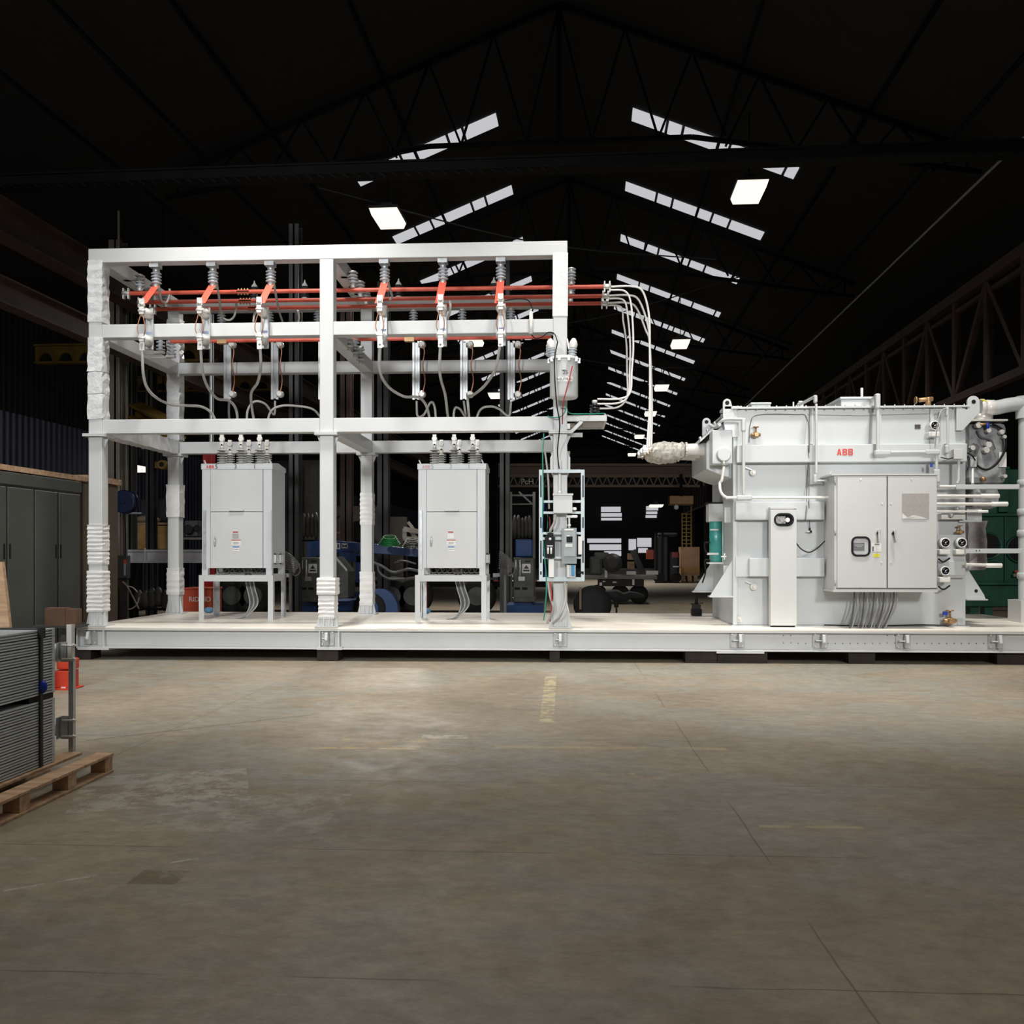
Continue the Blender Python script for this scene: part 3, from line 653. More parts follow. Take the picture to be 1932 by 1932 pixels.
SW = [(295, 284), (402, 391), (511, 501), (726, 724), (836, 836), (945, 947)]
for k, (a, b_) in enumerate(SW):
    xi = PX(a, .15); t = thing('strap_insulator', 'ribbed insulator with red strap, %s of six under front beam' % ORD6[k], 'insulator', (xi, .15, ZT0), 'red-strapped insulators under the front top beam')
    obj('bracket', MB().box(xi-.07, xi+.07, .05, .2, ZT0-.06, ZT0).cyl((xi, .15, ZT0-.12), (xi, .15, ZT0-.06), .05), M_GALV, t)
    obj('ribbed_body', sheds(MB(), (xi, .15, ZT0-.30), (0, 0, 1), 4, .19, .034, .078), M_INS, t)
    obj('end_cap', MB().cyl((xi, .15, ZT0-.37), (xi, .15, ZT0-.30), .045), M_ALU, t)
    p = Vector((xi, .13, ZT0-.32)); q = Vector((xi-.01, -.27, PZ(570, -.27, b_)))
    mb = MB(); mb.prism([p+Vector((-.055, 0, 0)), p+Vector((.055, 0, 0)), q+Vector((.055, 0, 0)), q+Vector((-.055, 0, 0))], (0, -.02, -.02))
    obj('red_strap', mb, M_RED, t, bevel=.004)
def make_cutout():
    t = thing('fuse_cutout', '', 'switch', (0, 0, 0), 'front row of fuse cutouts')
    obj('mounting_plate', MB().box(-.055, .06, -.05, -.01, -.32, .30), M_GALV, t, bevel=.006)
    obj('name_tag', MB().box(-.04, .045, -.054, -.05, -.09, -.055), mat('faded_blue_tag', (.25, .32, .5), .5), t)
    for z in (.2, -.2):
        i_ = obj('insulator', MB().lathe((0, -.05, z), (0, -1, 0), [(0, .05), (.02, .075), (.15, .075), (.2, .06), (.23, .045)], 18), M_PORC, t)
        obj('contact', MB().box(-.035, .035, -.31, -.27, z-.05, z+.06).cyl((-.05, -.3, z), (.05, -.3, z), .02, 8), M_ALU, i_)
    mb = MB()
    for s in (-1, 1): mb.tube(spline([(s*.012, -.29, .16), (s*.05, -.31, 0), (s*.055, -.31, -.1), (s*.02, -.29, -.18)], 5), .008, 6)
    obj('copper_link', mb, M_COP, t)
    obj('terminal', MB().box(-.04, .04, -.30, -.26, .27, .38).cyl((-.03, -.29, .30), (.03, -.29, .30), .03, 10).box(-.035, .035, -.29, -.27, -.38, -.24), M_ALU, t)
    return t
zc = PZ(617, 0, 616); CUTX = []
proto = make_cutout()
for k, (a, b_) in enumerate(SW):
    o = proto if k == 0 else dup(proto, (0, 0, 0)); x = PX(b_, 0); CUTX.append(x); o.location = (x, -.006, zc)
    o['label'] = 'white porcelain fuse cutout on the front second beam, %s of six' % ORD6[k]
# rear switches
def make_rear():
    t = thing('rear_disconnector', '', 'switch', (0, 0, 0), 'rear row of disconnectors')
    obj('mounting_rail', MB().box(-.09, -.045, -.06, 0, -.52, .52).box(.0, .045, -.06, 0, -.52, .52).box(-.09, .045, -.02, 0, -.5, .5), M_GALV, t, bevel=.004)
    for z in (.44, -.44): obj('insulator', MB().lathe((.10, -.06, z), (0, -1, 0), [(0, .05), (.02, .062), (.1, .062), (.14, .045)], 14).box(.02, .10, -.06, -.03, z-.04, z+.04), M_PORC, t)
    obj('copper_link', MB().tube(spline([(.11, -.19, .42), (.15, -.2, .3), (.12, -.2, .05), (.16, -.2, -.2), (.12, -.19, -.42)], 5), .012, 6), M_COP, t)
    return t
proto = make_rear(); REAR = [430, 519, 608, 785, 875, 964]
for k, px in enumerate(REAR):
    o = proto if k == 0 else dup(proto, (0, 0, 0)); x = PX(px, YB-.01); o.location = (x+.03, YB-.01, PZ(700, YB, px))
    o['label'] = 'tall grey disconnector on the rear second beam, %s of six' % ORD6[k]
for k, px in enumerate((418, 508, 600, 780, 872, 964)):
    p = P(px, 586, YB+.1); t = thing('post_insulator', 'ribbed insulator hanging from the rear top beam, %s of six' % ORD6[k], 'insulator', (p.x, p.y, ZT0), 'insulators under the rear top beam')
    obj('ribbed_body', sheds(MB(), (p.x, p.y, ZT0-.24), (0, 0, 1), 4, .2, .032, .08), M_INS, t)
    obj('cap', MB().cyl((p.x, p.y, ZT0-.3), (p.x, p.y, ZT0-.24), .04).cyl((p.x, p.y, ZT0-.04), (p.x, p.y, ZT0), .06), M_ALU, t)
for k, px in enumerate((480, 575, 752, 932)):
    p = Vector((PX(px, YB+.1), YB+.1, ZT1)); t = thing('arrester', 'black finned insulator standing on the rear top beam, %s of four' % ('leftmost', 'second from the left', 'third from the left', 'rightmost')[k], 'insulator', p, 'black insulators on the rear top beam')
    obj('ribbed_body', sheds(MB(), p+Vector((0, 0, .03)), (0, 0, 1), 3, .2, .05, .09), M_BLKINS, t)
    obj('cap', MB().lathe(p+Vector((0, 0, .23)), (0, 0, 1), [(0, .06), (.03, .05), (.07, .02), (.12, .008)]).cyl(p, p+Vector((0, 0, .03)), .06), M_PORC, t)
# cables
def cable(pts, r, m, lab, name='cable', group=None, cat='cable', n=8):
    mb = MB().tube(spline([P(*p) for p in pts], n), r, 8)
    return solo(name, mb, m, lab, cat, group)
G = 'cables from the fuse cutouts'
cable([(268, 648, -.29), (271, 710, -.2), (285, 742, .1), (318, 762, .7), (350, 765, 1.0), (382, 768, 1.3), (402, 784, 1.5), (412, 815, 1.65)], .022, M_CBL, 'grey cable looping from the leftmost fuse cutout to the left breaker', group=G)
cable([(378, 648, -.29), (382, 700, -.1), (392, 730, .4), (410, 752, .9), (432, 756, 1.2), (446, 775, 1.5), (449, 815, 1.65)], .022, M_CBL, 'grey cable from the second fuse cutout, curving right', group=G)
cable([(490, 648, -.29), (492, 690, -.1), (486, 722, .5), (474, 742, 1.0), (476, 775, 1.4), (484, 815, 1.65)], .022, M_CBL, 'grey cable from the third fuse cutout, curving left', group=G)
cable([(717, 648, -.29), (717, 700, -.1), (733, 730, .4), (762, 748, .8), (790, 750, 1.1), (806, 770, 1.4), (814, 815, 1.65)], .022, M_CBL, 'grey cable from the fourth fuse cutout, sweeping right', group=G)
cable([(831, 648, -.29), (830, 705, -.1), (840, 745, .6), (845, 785, 1.2), (852, 815, 1.65)], .022, M_CBL, 'grey cable hanging nearly straight from the fifth fuse cutout', group=G)
cable([(944, 648, -.29), (935, 695, -.1), (915, 727, .5), (893, 745, 1.1), (883, 748, 1.5), (884, 775, 1.6), (888, 815, 1.75)], .022, M_CBL, 'grey cable from the sixth fuse cutout, sweeping left', group=G)
G = 'cables from the rear disconnectors'
cable([(432, 755, 2.7), (432, 785, 2.4), (437, 815, 2.15)], .02, M_CBLD, 'short cable below the leftmost rear disconnector', group=G)
cable([(519, 757, 2.7), (517, 782, 2.6), (500, 762, 2.4), (480, 758, 2.3), (467, 776, 2.2), (466, 815, 2.15)], .02, M_CBL, 'pale cable arching left below the second rear disconnector', group=G)
cable([(607, 790, 2.7), (590, 772, 2.6), (560, 766, 2.5), (530, 766, 2.4), (510, 778, 2.3), (502, 815, 2.15)], .02, M_CBL, 'pale cable arching from behind the middle post to the left breaker', group=G)
cable([(786, 757, 2.7), (788, 785, 2.6), (800, 782, 2.4), (812, 760, 2.3), (820, 768, 2.2), (824, 815, 2.1)], .02, M_CBL, 'pale cable peaking right of the fourth rear disconnector', group=G)
cable([(875, 757, 2.7), (878, 785, 2.6), (868, 772, 2.4), (859, 770, 2.3), (856, 785, 2.2), (858, 815, 2.1)], .02, M_CBL, 'pale cable bending left below the fifth rear disconnector', group=G)
cable([(964, 760, 2.7), (960, 785, 2.6), (942, 772, 2.5), (925, 767, 2.4), (905, 775, 2.3), (893, 815, 2.1)], .02, M_CBL, 'pale cable arching left from the sixth rear disconnector', group=G)
G = 'loops hanging from the red tubes'
cable([(299, 525, .15), (301, 550, .5), (306, 568, .8), (315, 570, .95), (320, 555, .95), (320, 545, .95)], .018, M_CBL, 'looped lead beside the leftmost red strap', group=G)
cable([(408, 530, .15), (414, 565, 1.0), (418, 595, 1.8), (430, 604, 1.9), (441, 598, 1.9), (446, 580, 1.9), (444, 566, 1.5)], .018, M_CBL, 'long looped lead beside the second red strap', group=G)
cable([(516, 530, .15), (521, 560, .9), (526, 585, 1.8), (534, 610, 2.6)], .018, M_CBL, 'lead hanging right of the third red strap', group=G)
cable([(478, 608, 1.9), (481, 592, 1.9), (490, 588, 1.4), (495, 598, .9)], .02, M_PORC, 'short white looped lead left of the third cutout', group=G)
cable([(562, 585, 1.95), (564, 600, 2.2), (560, 620, 2.6)], .02, M_PORC, 'white braided lead below the tubes left of the middle post', group=G)
cable([(732, 530, .15), (736, 545, .5), (740, 558, .9), (736, 565, 1.0)], .018, M_CBL, 'short lead beside the fourth red strap', group=G)
cable([(848, 562, 1.5), (850, 580, 1.6), (846, 598, 2.0), (843, 608, 2.4)], .02, M_PORC, 'white braided lead right of the fifth red strap', group=G)
cable([(953, 567, .2), (975, 564, .3), (995, 566, .3), (1003, 578, .2), (1002, 590, .0)], .008, M_BLK, 'thin black wire from the sixth strap to the glass fuse', group=G)
cable([(1003, 632, -.05), (1010, 638, 0), (1022, 636, 0), (1035, 627, 0), (1046, 630, -.1), (1052, 645, -.2)], .008, M_BLK, 'thin black wire from the glass fuse to the tank transformer', group=G)
t = thing('arrester', 'slim pale glass fuse on the front second beam near the right post', 'fuse', P(1002, 610, -.03))
obj('body', MB().cyl(P(1002, 588, -.04), P(1002, 630, -.04), .028), M_PORC, t); obj('clamp', MB().box(*[PX(998, 0), PX(1006, 0)], -.05, 0, PZ(605, 0), PZ(602, 0)).cyl(P(1002, 583, -.04), P(1002, 588, -.04), .012), M_ALU, t)
# white jumpers at the right end
G = 'white jumpers from the bus ends to the transformer'
for k, (y0, mid, xl, lab) in enumerate(((541, (1190, 1212, 1224), 1229, 'outermost'), (558, (1185, 1205, 1221), 1226, 'middle'), (572, (1180, 1200, 1218), 1223, 'innermost'))):
    Y = (.95, 1.5, 1.95)[k]; a, b_, c = mid; xx = 1152-5*k
    cable([(xx, y0, Y), (a, y0-1, Y), (b_, y0+8, Y), (c, y0+50, Y), (1226, 650, Y), (1226+k*2, 760, Y), (1221+4*k, 843, Y)], .017, M_JUMP, '%s white jumper falling straight to the bagged bushings' % lab, 'jumper', G)
G = 'white jumpers from the bus ends to the side bracket'
for k, (y0, xa, lab) in enumerate(((547, 1192, 'outermost'), (563, 1188, 'middle'), (576, 1183, 'innermost'))):
    Y = (.95, 1.5, 1.95)[k]; xx = 1152-6*k
    cable([(xx, y0, Y), (xa-12, y0+3, Y), (xa-1-3*k, y0+30, Y), (xa+3-2*k, 650, Y), (xa, 700, Y), (1189-3*k, 740+4*k, Y), (1170-2*k, 752+8*k, Y), (1127, 753+9*k, Y)], .015, M_JUMP, '%s white jumper curling back to the side bracket' % lab, 'jumper', G)
# ================================================================== BREAKERS
def make_breaker(pxl, pxr, lab, faded, nums, cable_lab):
    Y = 1.5; D = .75; x0, x1 = PX(pxl, Y), PX(pxr, Y); zf = lambda py: PZ(py, Y, pxl)
    zt, zh, zbm, zs1, zs0 = zf(875), zf(886), zf(1072), zf(1085), zf(1097)
    c = Vector(((x0+x1)/2, Y+D/2, DZ)); t = thing('breaker_cabinet', lab, 'breaker', c)
    obj('body', MB().box(x0, x1, Y, Y+D, zbm, zh), M_CABB, t, bevel=.006)
    mb = MB(); g = .012
    mb.add([(x0-g, Y-g, zh), (x1+g, Y-g, zh), (x1+g, Y+D+g, zh), (x0-g, Y+D+g, zh), (x0-g, Y-g, zt), (x1+g, Y-g, zt), (x1+g-.0, Y+D*.45, zt+.03), (x1+g, Y+D+g, zt-.02), (x0-g, Y+D+g, zt-.02), (x0-g, Y+D*.45, zt+.03)],
           [(3, 2, 1, 0), (0, 1, 5, 4), (4, 5, 6, 9), (9, 6, 7, 8), (2, 3, 8, 7), (1, 2, 7, 6, 5), (3, 0, 4, 9, 8)])
    obj('hood', mb, M_CABB, t, bevel=.006)
    mb = MB()
    for xx in (x0+.03, x1-.04): mb.bar((xx, Y+.1, zt), (xx-.03, Y+.1, zt+.07), .02)
    obj('lifting_eye', mb, M_CABB, t)
    s = (x1-x0)/132.0; dx0, dx1 = x0+17*s, x0+115*s; zmid = zf(966)
    ud = obj('upper_door', MB().box(dx0, dx1, Y-.014, Y, zmid+.004, zh-.006), M_CAB, t, bevel=.003)
    obj('handle', MB().box(x0+52*s, x0+80*s, Y-.05, Y-.014, zmid+.012, zmid+.045), M_CAB, ud, bevel=.006)
    ld = obj('lower_door', MB().box(dx0, dx1, Y-.014, Y, zbm+.004, zmid-.004), M_CAB, t, bevel=.003)
    p = P(pxl+24.5, 1022, Y-.02)
    obj('handle', MB().lathe(p+Vector((0, 0, -.08)), (0, 0, 1), [(0, .012), (.02, .018), (.1, .02), (.17, .008)], 8).cyl(p+Vector((.005, .01, .04)), p+Vector((.005, -.02, .04)), .018, 8), M_GALV, ld)
    def lb(a, b_, c_, d_, m, nm='label_plate'): obj(nm, MB().box(x0+a*s, x0+b_*s, Y-.017, Y-.0145, zf(d_), zf(c_)), m, ld)
    lb(59, 69, 1003, 1005, M_REDM); lb(58, 70, 1007, 1016, M_WHT if faded else M_FILTER)
    lb(56, 74, 1018.5, 1020, M_ORANGE); lb(56, 74, 1020, 1028, M_WHT); lb(59, 71, 1031, 1033, mat('blue_band', (.05, .2, .5), .5)); lb(59, 71, 1033.2, 1040, M_WHT)
    for zz in (1023, 1025.5, 1036): lb(60, 70, zz, zz+.7, M_INKF)
    mb = MB().box(dx0-.006, dx0, Y-.003, Y, zbm, zh).box(dx1, dx1+.006, Y-.003, Y, zbm, zh).box(dx0, dx1, Y-.003, Y, zmid-.004, zmid+.004)
    obj('door_seam', mb, M_BLK, t)
    for xx, ww in ((x0+3*s, 5*s), (x1-9*s, 8*s)):
        mb = MB(); z0_, z1_ = zbm-.02, zf(963); mb.box(xx, xx+ww, Y-.02, Y-.001, z0_, z1_)
        for k in range(20): zz = z0_+.06+k*(z1_-z0_-.1)/20; mb.box(xx+ww*.3, xx+ww*.7, Y-.026, Y-.02, zz, zz+.025)
        obj('perforated_strut', mb, M_GALV if xx < x0+.5 else M_CABB, t)
    for k, yy in enumerate((.12, .42)):
        xx = x1; z_ = zf(1058); mb = MB().box(xx, xx+.03, Y+yy, Y+yy+.03, z_-.06, z_+.12).box(xx, xx+.03, Y+yy+.12, Y+yy+.15, z_-.06, z_+.12).box(xx, xx+.03, Y+yy, Y+yy+.15, z_+.10, z_+.12).box(xx, xx+.03, Y+yy, Y+yy+.15, z_-.06, z_-.04)
        obj('side_bracket', mb, M_CABB, t)
    # stand
    sx0, sx1 = PX(pxl-6, Y), PX(pxr+2, Y); lw = .085; le = .013
    for (xa, sxn) in ((sx0, 1), (sx1, -1)):
        for (ya, syn) in ((Y, 1), (Y+D, -1)):
            mb = MB().prism([(xa+sxn*q, ya+syn*r, DZ) for q, r in ((0, 0), (lw, 0), (lw, le), (le, le), (le, lw), (0, lw))], (0, 0, zs1-DZ-.0005))
            obj('leg', mb, M_STEEL if ya == Y else M_GALV, t)
    mb = MB().box(sx0+lw, sx1-lw, Y, Y+le, zs0, zs1).box(sx0+lw, sx1-lw, Y+D-le, Y+D, zs0, zs1).box(sx0, sx0+le, Y+lw, Y+D-lw, zs0, zs1).box(sx1-le, sx1, Y+lw, Y+D-lw, zs0, zs1)
    obj('stand_rail', mb, M_STEEL, t, bevel=.004)
    mb = MB()
    for xx in (x0+.0, x1-.1):
        for ya in (Y, Y+D-.08): mb.box(xx, xx+.1, ya, ya+.08, zs1, zbm)
    obj('mounting_foot', mb, M_CABB, t)
    # bushings
    for r, (yy, pxs, pyt) in enumerate(nums):
        for px in pxs:
            xx = PX(px, yy); zb_ = zt+(.02 if r == 0 else .0); h = .24 if r == 0 else .22
            b_ = obj('bushing', sheds(MB(), (xx, yy, zb_), (0, 0, 1), 6, h, .045, .082), M_INSL, t)
            obj('terminal', MB().cyl((xx, yy, zb_+h), (xx, yy, zb_+h+.06), .03).box(xx-.03, xx+.03, yy-.02, yy+.02, zb_+h+.07, zb_+h+.24).cyl((xx, yy-.03, zb_+h+.17), (xx, yy+.03, zb_+h+.17), .045, 12), M_PORC, b_)
            obj('lead', MB().cyl((xx, yy, zb_+h+.24), (xx-.02, yy, ZL0-.02), .016, 8), M_JUMP, b_)
            obj('seal', MB().cyl((xx, yy, zb_+h+.05), (xx, yy, zb_+h+.085), .026, 8), M_BLK, b_)
    lz = zf(881)
    abb(.125, (x0+16*s, Y-.014, lz), M_REDF if faded else M_REDT, t)
    for (q, ch) in ((28, '5'), (64, '3'), (100, '1')): letters(ch, .10, (x0+q*s, Y-.016, lz), M_INKF if faded else M_INK, t, .002)
    # cables below
    for k in range(7):
        xx = (x0+x1)/2+.02+.022*k; mb = MB().tube(spline([(xx-.05, Y+.4, zbm+.02), (xx+.02, Y+.38, zs0-.1), (xx+.10, Y+.3, DZ+.25), (xx+.02-.015*k, Y+.25, DZ+.05), (xx-.14, Y+.2+.01*k, DZ+.014)], 7), .011, 7)
        obj('control_cable', mb, M_CBLD if k % 3 else M_CBL, t)
    for k in range(9):
        xx = x0+.15+k*.09; mb = MB().tube(spline([(xx, Y+.3, zbm), (xx+.05, Y+.25+.02*(k % 3), zbm-.08), (xx+.12, Y+.3, zbm-.06), (xx+.16, Y+.35, zbm)], 5), .012, 6)
        obj('cable_loop', mb, M_CBLD, t)
    return t
make_breaker(381, 513, 'pale grey breaker cabinet on legs in the left bay, crisp dark numbers', False, [(1.7, (419, 455, 490), 0), (2.1, (434, 470, 504), 0)], '')
make_breaker(789, 916, 'pale grey breaker cabinet on legs in the right bay, faded numbers', True, [(1.7, (820, 857, 892), 0), (2.1, (833, 867, 901), 0)], '')
# ================================================================== TANK TRANSFORMER ON THE RIGHT POST
Y = -.36; x = PX(1064, Y); zb, zt = PZ(752, Y), PZ(681, Y); r = .20
t = thing('tank_transformer', 'pale cylindrical transformer tank hung on the right front post', 'transformer', (x, Y, zb))
obj('tank', MB().lathe((x, Y, zb), (0, 0, 1), [(0, .18), (.012, r-.005), (.03, r), (zt-zb, r)], 36), M_CAB, t)
obj('lid', MB().lathe((x, Y, zt), (0, 0, 1), [(0, r+.02), (.03, r+.02), (.05, r-.02), (.07, .05), (.075, .01)], 36), M_CAB, t)
mb = MB()
for k in range(10):
    a = 2*pi*k/10; c = Vector((x+cos(a)*(r+.015), Y+sin(a)*(r+.015), zt)); mb.box(c.x-.018, c.x+.018, c.y-.018, c.y+.018, zt-.035, zt+.035)
obj('lid_clamp', mb, M_GALV, t)
obj('hanger', MB().box(x-.05, x+.05, Y+r-.02, -.008, zt-.12, zt-.08).box(x-.05, x+.05, Y+r-.02, -.008, zb+.1, zb+.14).box(x-.03, x+.03, Y-r-.03, Y-r, zt-.17, zt-.08), M_STEEL, t)
for k, (px, py, lean) in enumerate(((1044, 676, -.05), (1079, 676, .03))):
    p = Vector((PX(px, Y), Y, zt+.03)); b_ = obj('bushing', sheds(MB(), p, (lean, 0, .3), 4, .15, .042, .065), M_INS, t)
    q = p+Vector((lean, 0, .3)).normalized()*.15
    obj('bushing_cap', MB().lathe(q, (lean, 0, .3), [(0, .055), (.05, .065), (.1, .05), (.14, .025)], 14), M_PORC, b_)
q = P(1036, 650, -.1); obj('side_insulator', sheds(MB(), P(1036, 672, -.2), (0, .1, .25), 4, .2, .03, .05), M_INS, t)
letters('25', .075, (x+.02, Y-r-.004, PZ(703, Y-r)), M_INK, t); obj('paper_label', MB().box(x-.09, x+.12, Y-r-.006, Y-r+.03, PZ(720, Y-r), PZ(711, Y-r)), M_WHT, t)
letters('NEUTRAL', .052, (x+.01, Y-r-.009, PZ(715.5, Y-r)), M_INK, t)
cable([(1052, 645, -.5), (1046, 685, -.62), (1050, 760, -.62), (1056, 800, -.4), (1052, 850, -.12), (1055, 885, -.1)], .009, M_BLK, 'thin black wire running down over the tank transformer', 'wire')
cable([(1080, 690, -.58), (1073, 720, -.6), (1063, 760, -.5), (1061, 800, -.25)], .008, M_REDW, 'thin red wire running down over the tank transformer', 'wire')
cable([(1070, 640, -.02), (1073, 655, -.1), (1077, 665, -.3)], .014, M_WHT, 'short white lead above the right bushing of the tank', 'wire')
cable([(1058, 770, -.1), (1069, 772, .05), (1076, 780, .2), (1105, 781, .3), (1140, 780, .5)], .008, M_GREEN, 'green wire along the side bracket right of the frame', 'wire')
cable([(1033, 785, -.02), (1048, 788, -.1), (1062, 783, -.12), (1070, 765, -.05)], .008, M_GREEN, 'green wire looping round the right post at the third beam', 'wire')
cable([(1026, 818, -.04), (1024, 860, -.1), (1025, 930, -.16), (1024, 1000, -.1), (1031, 1100, -.12), (1028, 1150, -.05), (1026, 1170, .1)], .009, M_GREEN, 'green wire hanging down the left of the instrument rack', 'wire')
cable([(1028, 850, -.04), (1034, 900, -.03), (1036, 960, -.03)], .014, M_CBL, 'short grey hose left of the right post', 'hose')
cable([(1034, 1098, -.12), (1038, 1125, -.12), (1044, 1150, -.1), (1032, 1176, .05)], .018, M_CBL, 'pale cable from the instrument rack to the deck, left one', 'cable')
cable([(1066, 1098, -.12), (1067, 1130, -.14), (1058, 1160, -.16), (1043, 1176, -.0)], .018, M_CBL, 'pale cable curving across the right post to the deck', 'cable')
cable([(1037, 1098, -.13), (1041, 1130, -.14), (1038, 1172, .02)], .009, M_REDW, 'red wire between rack and deck beside the right post', 'wire')
# conduit on the post above the rack
solo('conduit', MB().cyl(P(1056, 868, -.03), P(1056, 929, -.03), .02, 12).cyl(P(1056, 926, -.03), P(1056, 931, -.03), .03, 12), M_JUMP, 'short white conduit above the square box on the right post', 'conduit')
# side bracket platform
Y0 = .35; t = thing('side_bracket', 'pale shelf bracket sticking out right of the frame', 'bracket', P(1105, 800, Y0))
xa, xb = XP[2]+W/2+.001, PX(1145, Y0); z1, z0 = PZ(784, Y0), PZ(795, Y0)
obj('channel', MB().box(xa, xb, Y0, Y0+.05, z0, z1).box(xa, xb, Y0+.9, Y0+.95, z0, z1).box(xb-.04, xb-.001, Y0+.051, Y0+.899, z0+.001, z1-.001), M_STEEL, t, bevel=.004)
obj('shelf_plate', MB().box(xa+.12, xb-.04, Y0+.05, Y0+.9, z0+.01, z0+.02), M_GALV, t)
obj('hanging_plate', MB().box(PX(1100, Y0), PX(1137, Y0), Y0+.052, Y0+.06, PZ(806, Y0), z0).box(PX(1076, Y0), PX(1092, Y0), Y0+.2, Y0+.4, PZ(803, Y0), z0), M_TAN, t)
obj('knee_brace', MB().bar((xa, Y0+.025, PZ(822, Y0)), (PX(1098, Y0), Y0+.025, z0), .05).box(xa, PX(1100, Y0), Y0+.3, Y0+.34, PZ(820, Y0), PZ(812, Y0)), M_STEEL, t)
for k in range(3):
    p = Vector((PX(1122, Y0+.15+.3*k), Y0+.15+.3*k, z1)); s = thing('arrester', 'black finned arrester on the side bracket, %s of three' % ('front', 'middle', 'rear')[k], 'insulator', p, 'arresters on the side bracket')
    obj('ribbed_body', sheds(MB(), p, (0, 0, 1), 4, .2, .04, .08), M_BLKINS, s); obj('cap', MB().cyl(p+Vector((0, 0, .2)), p+Vector((0, 0, .25)), .04), M_PORC, s)
# ================================================================== INSTRUMENT RACK ON THE RIGHT POST
Y = -.12; t = thing('strut_rack', 'tall perforated strut rack on the right lower post', 'rack', P(1060, 1095, Y))
M_RACK = mat('rack_paint', (.58, .66, .70), .4)
for a in (1017, 1096): obj('upright', MB().pbox(a, a+7, 886, 1096, Y, .04), M_RACK, t, bevel=.003)
for (a, b_, c, d) in [(1024, 1096, 886, 892), (1018, 1102, 1089, 1097)]+[(1024, 1096, q, q+4.5) for q in (944, 965, 1004, 1014, 1050)]: obj('cross_rail', MB().pbox(a, b_, c, d, Y+.004, .035), M_RACK, t, bevel=.003)
mb = MB()
for (a, b_) in ((897, 938), (976, 996), (1020, 1062), (1078, 1084)): mb.pbox(1019, 1022, a, b_, Y-.002, .004).pbox(1098.5, 1101.5, a, b_, Y-.002, .004)
obj('slot', mb, M_INK, t)
obj('clip', MB().box(XP[2]-.13, XP[2]+.13, Y+.04, .0, PZ(1094, Y), PZ(1090, Y)).box(XP[2]-.13, XP[2]+.13, Y+.04, .0, PZ(892, Y), PZ(888, Y)), M_GALV, t)
t = thing('junction_box', 'plain grey square junction box near the top of the rack', 'box', P(1062, 968, -.22))
obj('box_body', MB().pbox(1044, 1080, 932, 968, -.22, .098), M_CAB, t, bevel=.004); obj('cover', MB().pbox(1043, 1081.5, 931, 934, -.235, .12), M_CAB, t)
t = thing('safety_switch', 'grey breaker switch box with dark handle on the rack', 'switch', P(1073, 1064, -.22)); M_SW = mat('switch_grey', (.27, .31, .32), .4)
obj('box_body', MB().pbox(1060, 1088, 996, 1064, -.22, .10), M_SW, t, bevel=.006); obj('cover', MB().pbox(1064, 1086, 1002, 1050, -.235, .015), mat('switch_cover_grey', (.33, .37, .38), .4), t, bevel=.004)
obj('handle', MB().pbox(1069, 1080, 1012, 1023, -.255, .02), M_BLK, t, bevel=.004); obj('label_plate', MB().pbox(1065, 1082, 998, 1001, -.238, .003).pbox(1067, 1080, 1026, 1032, -.238, .003).pbox(1069, 1075, 1010, 1012, -.258, .003), M_WHT, t)
t = thing('contactor', 'black open contactor with two white fuses on the rack', 'contactor', P(1036, 1050, -.2)); obj('body', MB().pbox(1028, 1047, 1012, 1052, -.18, .06).pbox(1033, 1044, 1005, 1012, -.16, .04), M_BLK, t, bevel=.006)
obj('fuse', MB().cyl(P(1034, 1033, -.2), P(1034, 1045, -.2), .014, 8).cyl(P(1040, 1033, -.2), P(1040, 1045, -.2), .014, 8).ball(P(1038, 1017, -.19), .02), M_PORC, t); obj('fuse_bracket', MB().pbox(1032, 1043, 1029, 1031, -.19, .012), M_GALV, t)
solo('wire_trough', MB().pbox(1035, 1045, 1055, 1089, -.17, .048), M_WHT, 'narrow white cover box low on the rack', 'box', bevel=.004)
t = thing('terminal_strip', 'white and blue terminal strip below the grey switch box', 'terminal', P(1077, 1089, -.15)); obj('rail', MB().pbox(1069, 1086, 1066, 1090, -.14, .02), M_GALV, t); obj('terminal', MB().pbox(1070, 1074, 1066, 1089, -.17, .03), M_WHT, t); obj('terminal', MB().pbox(1078, 1084, 1066, 1086, -.17, .03), mat('bright_blue_plastic', (.06, .3, .55), .4), t)
t = thing('photocell', 'two small white rounded sensors right of the junction box', 'sensor', P(1083, 965, -.15)); obj('body', MB().pbox(1080, 1088, 957, 963, -.17, .05).pbox(1068, 1090, 972, 977, -.17, .05), M_WHT, t, bevel=.015); obj('stem', MB().cyl(P(1074, 977, -.15), P(1074, 996, -.15), .014, 8).cyl(P(1074, 989, -.15), P(1074, 993, -.15), .025, 8), M_PORC, t)
cable([(1048, 968, -.15), (1046, 985, -.16), (1039, 1000, -.14), (1038, 1005, -.12)], .02, M_CBL, 'pale conduit bending left under the junction box', 'conduit')
t = thing('relay_box', 'pale paper-covered box at the right edge of the rack', 'box', P(1094, 1045, -.16)); obj('box_body', MB().pbox(1091, 1098, 1012, 1046, -.15, .025), M_WHT, t); obj('side_clip', MB().pbox(1088, 1091, 1008, 1048, -.15, .025).pbox(1088, 1097, 1046, 1049, -.16, .035).pbox(1090, 1100, 1078, 1082, -.15, .025), M_BLK, t)
for k in range(5):
    x_ = 1027+3*k; cable([(x_, 950+8*k, -.075), (x_+random.uniform(-4, 4), 990, -.13), (x_-3, 1030, -.085), (x_+2, 1070, -.125), (x_, 1095, -.09)], .004, (M_BLUE, M_BLK, M_GREEN, M_REDW, M_BLK)[k], 'thin %s wire inside the rack' % ('blue', 'left black', 'green', 'red', 'right black')[k], 'wire', 'wires in the rack')
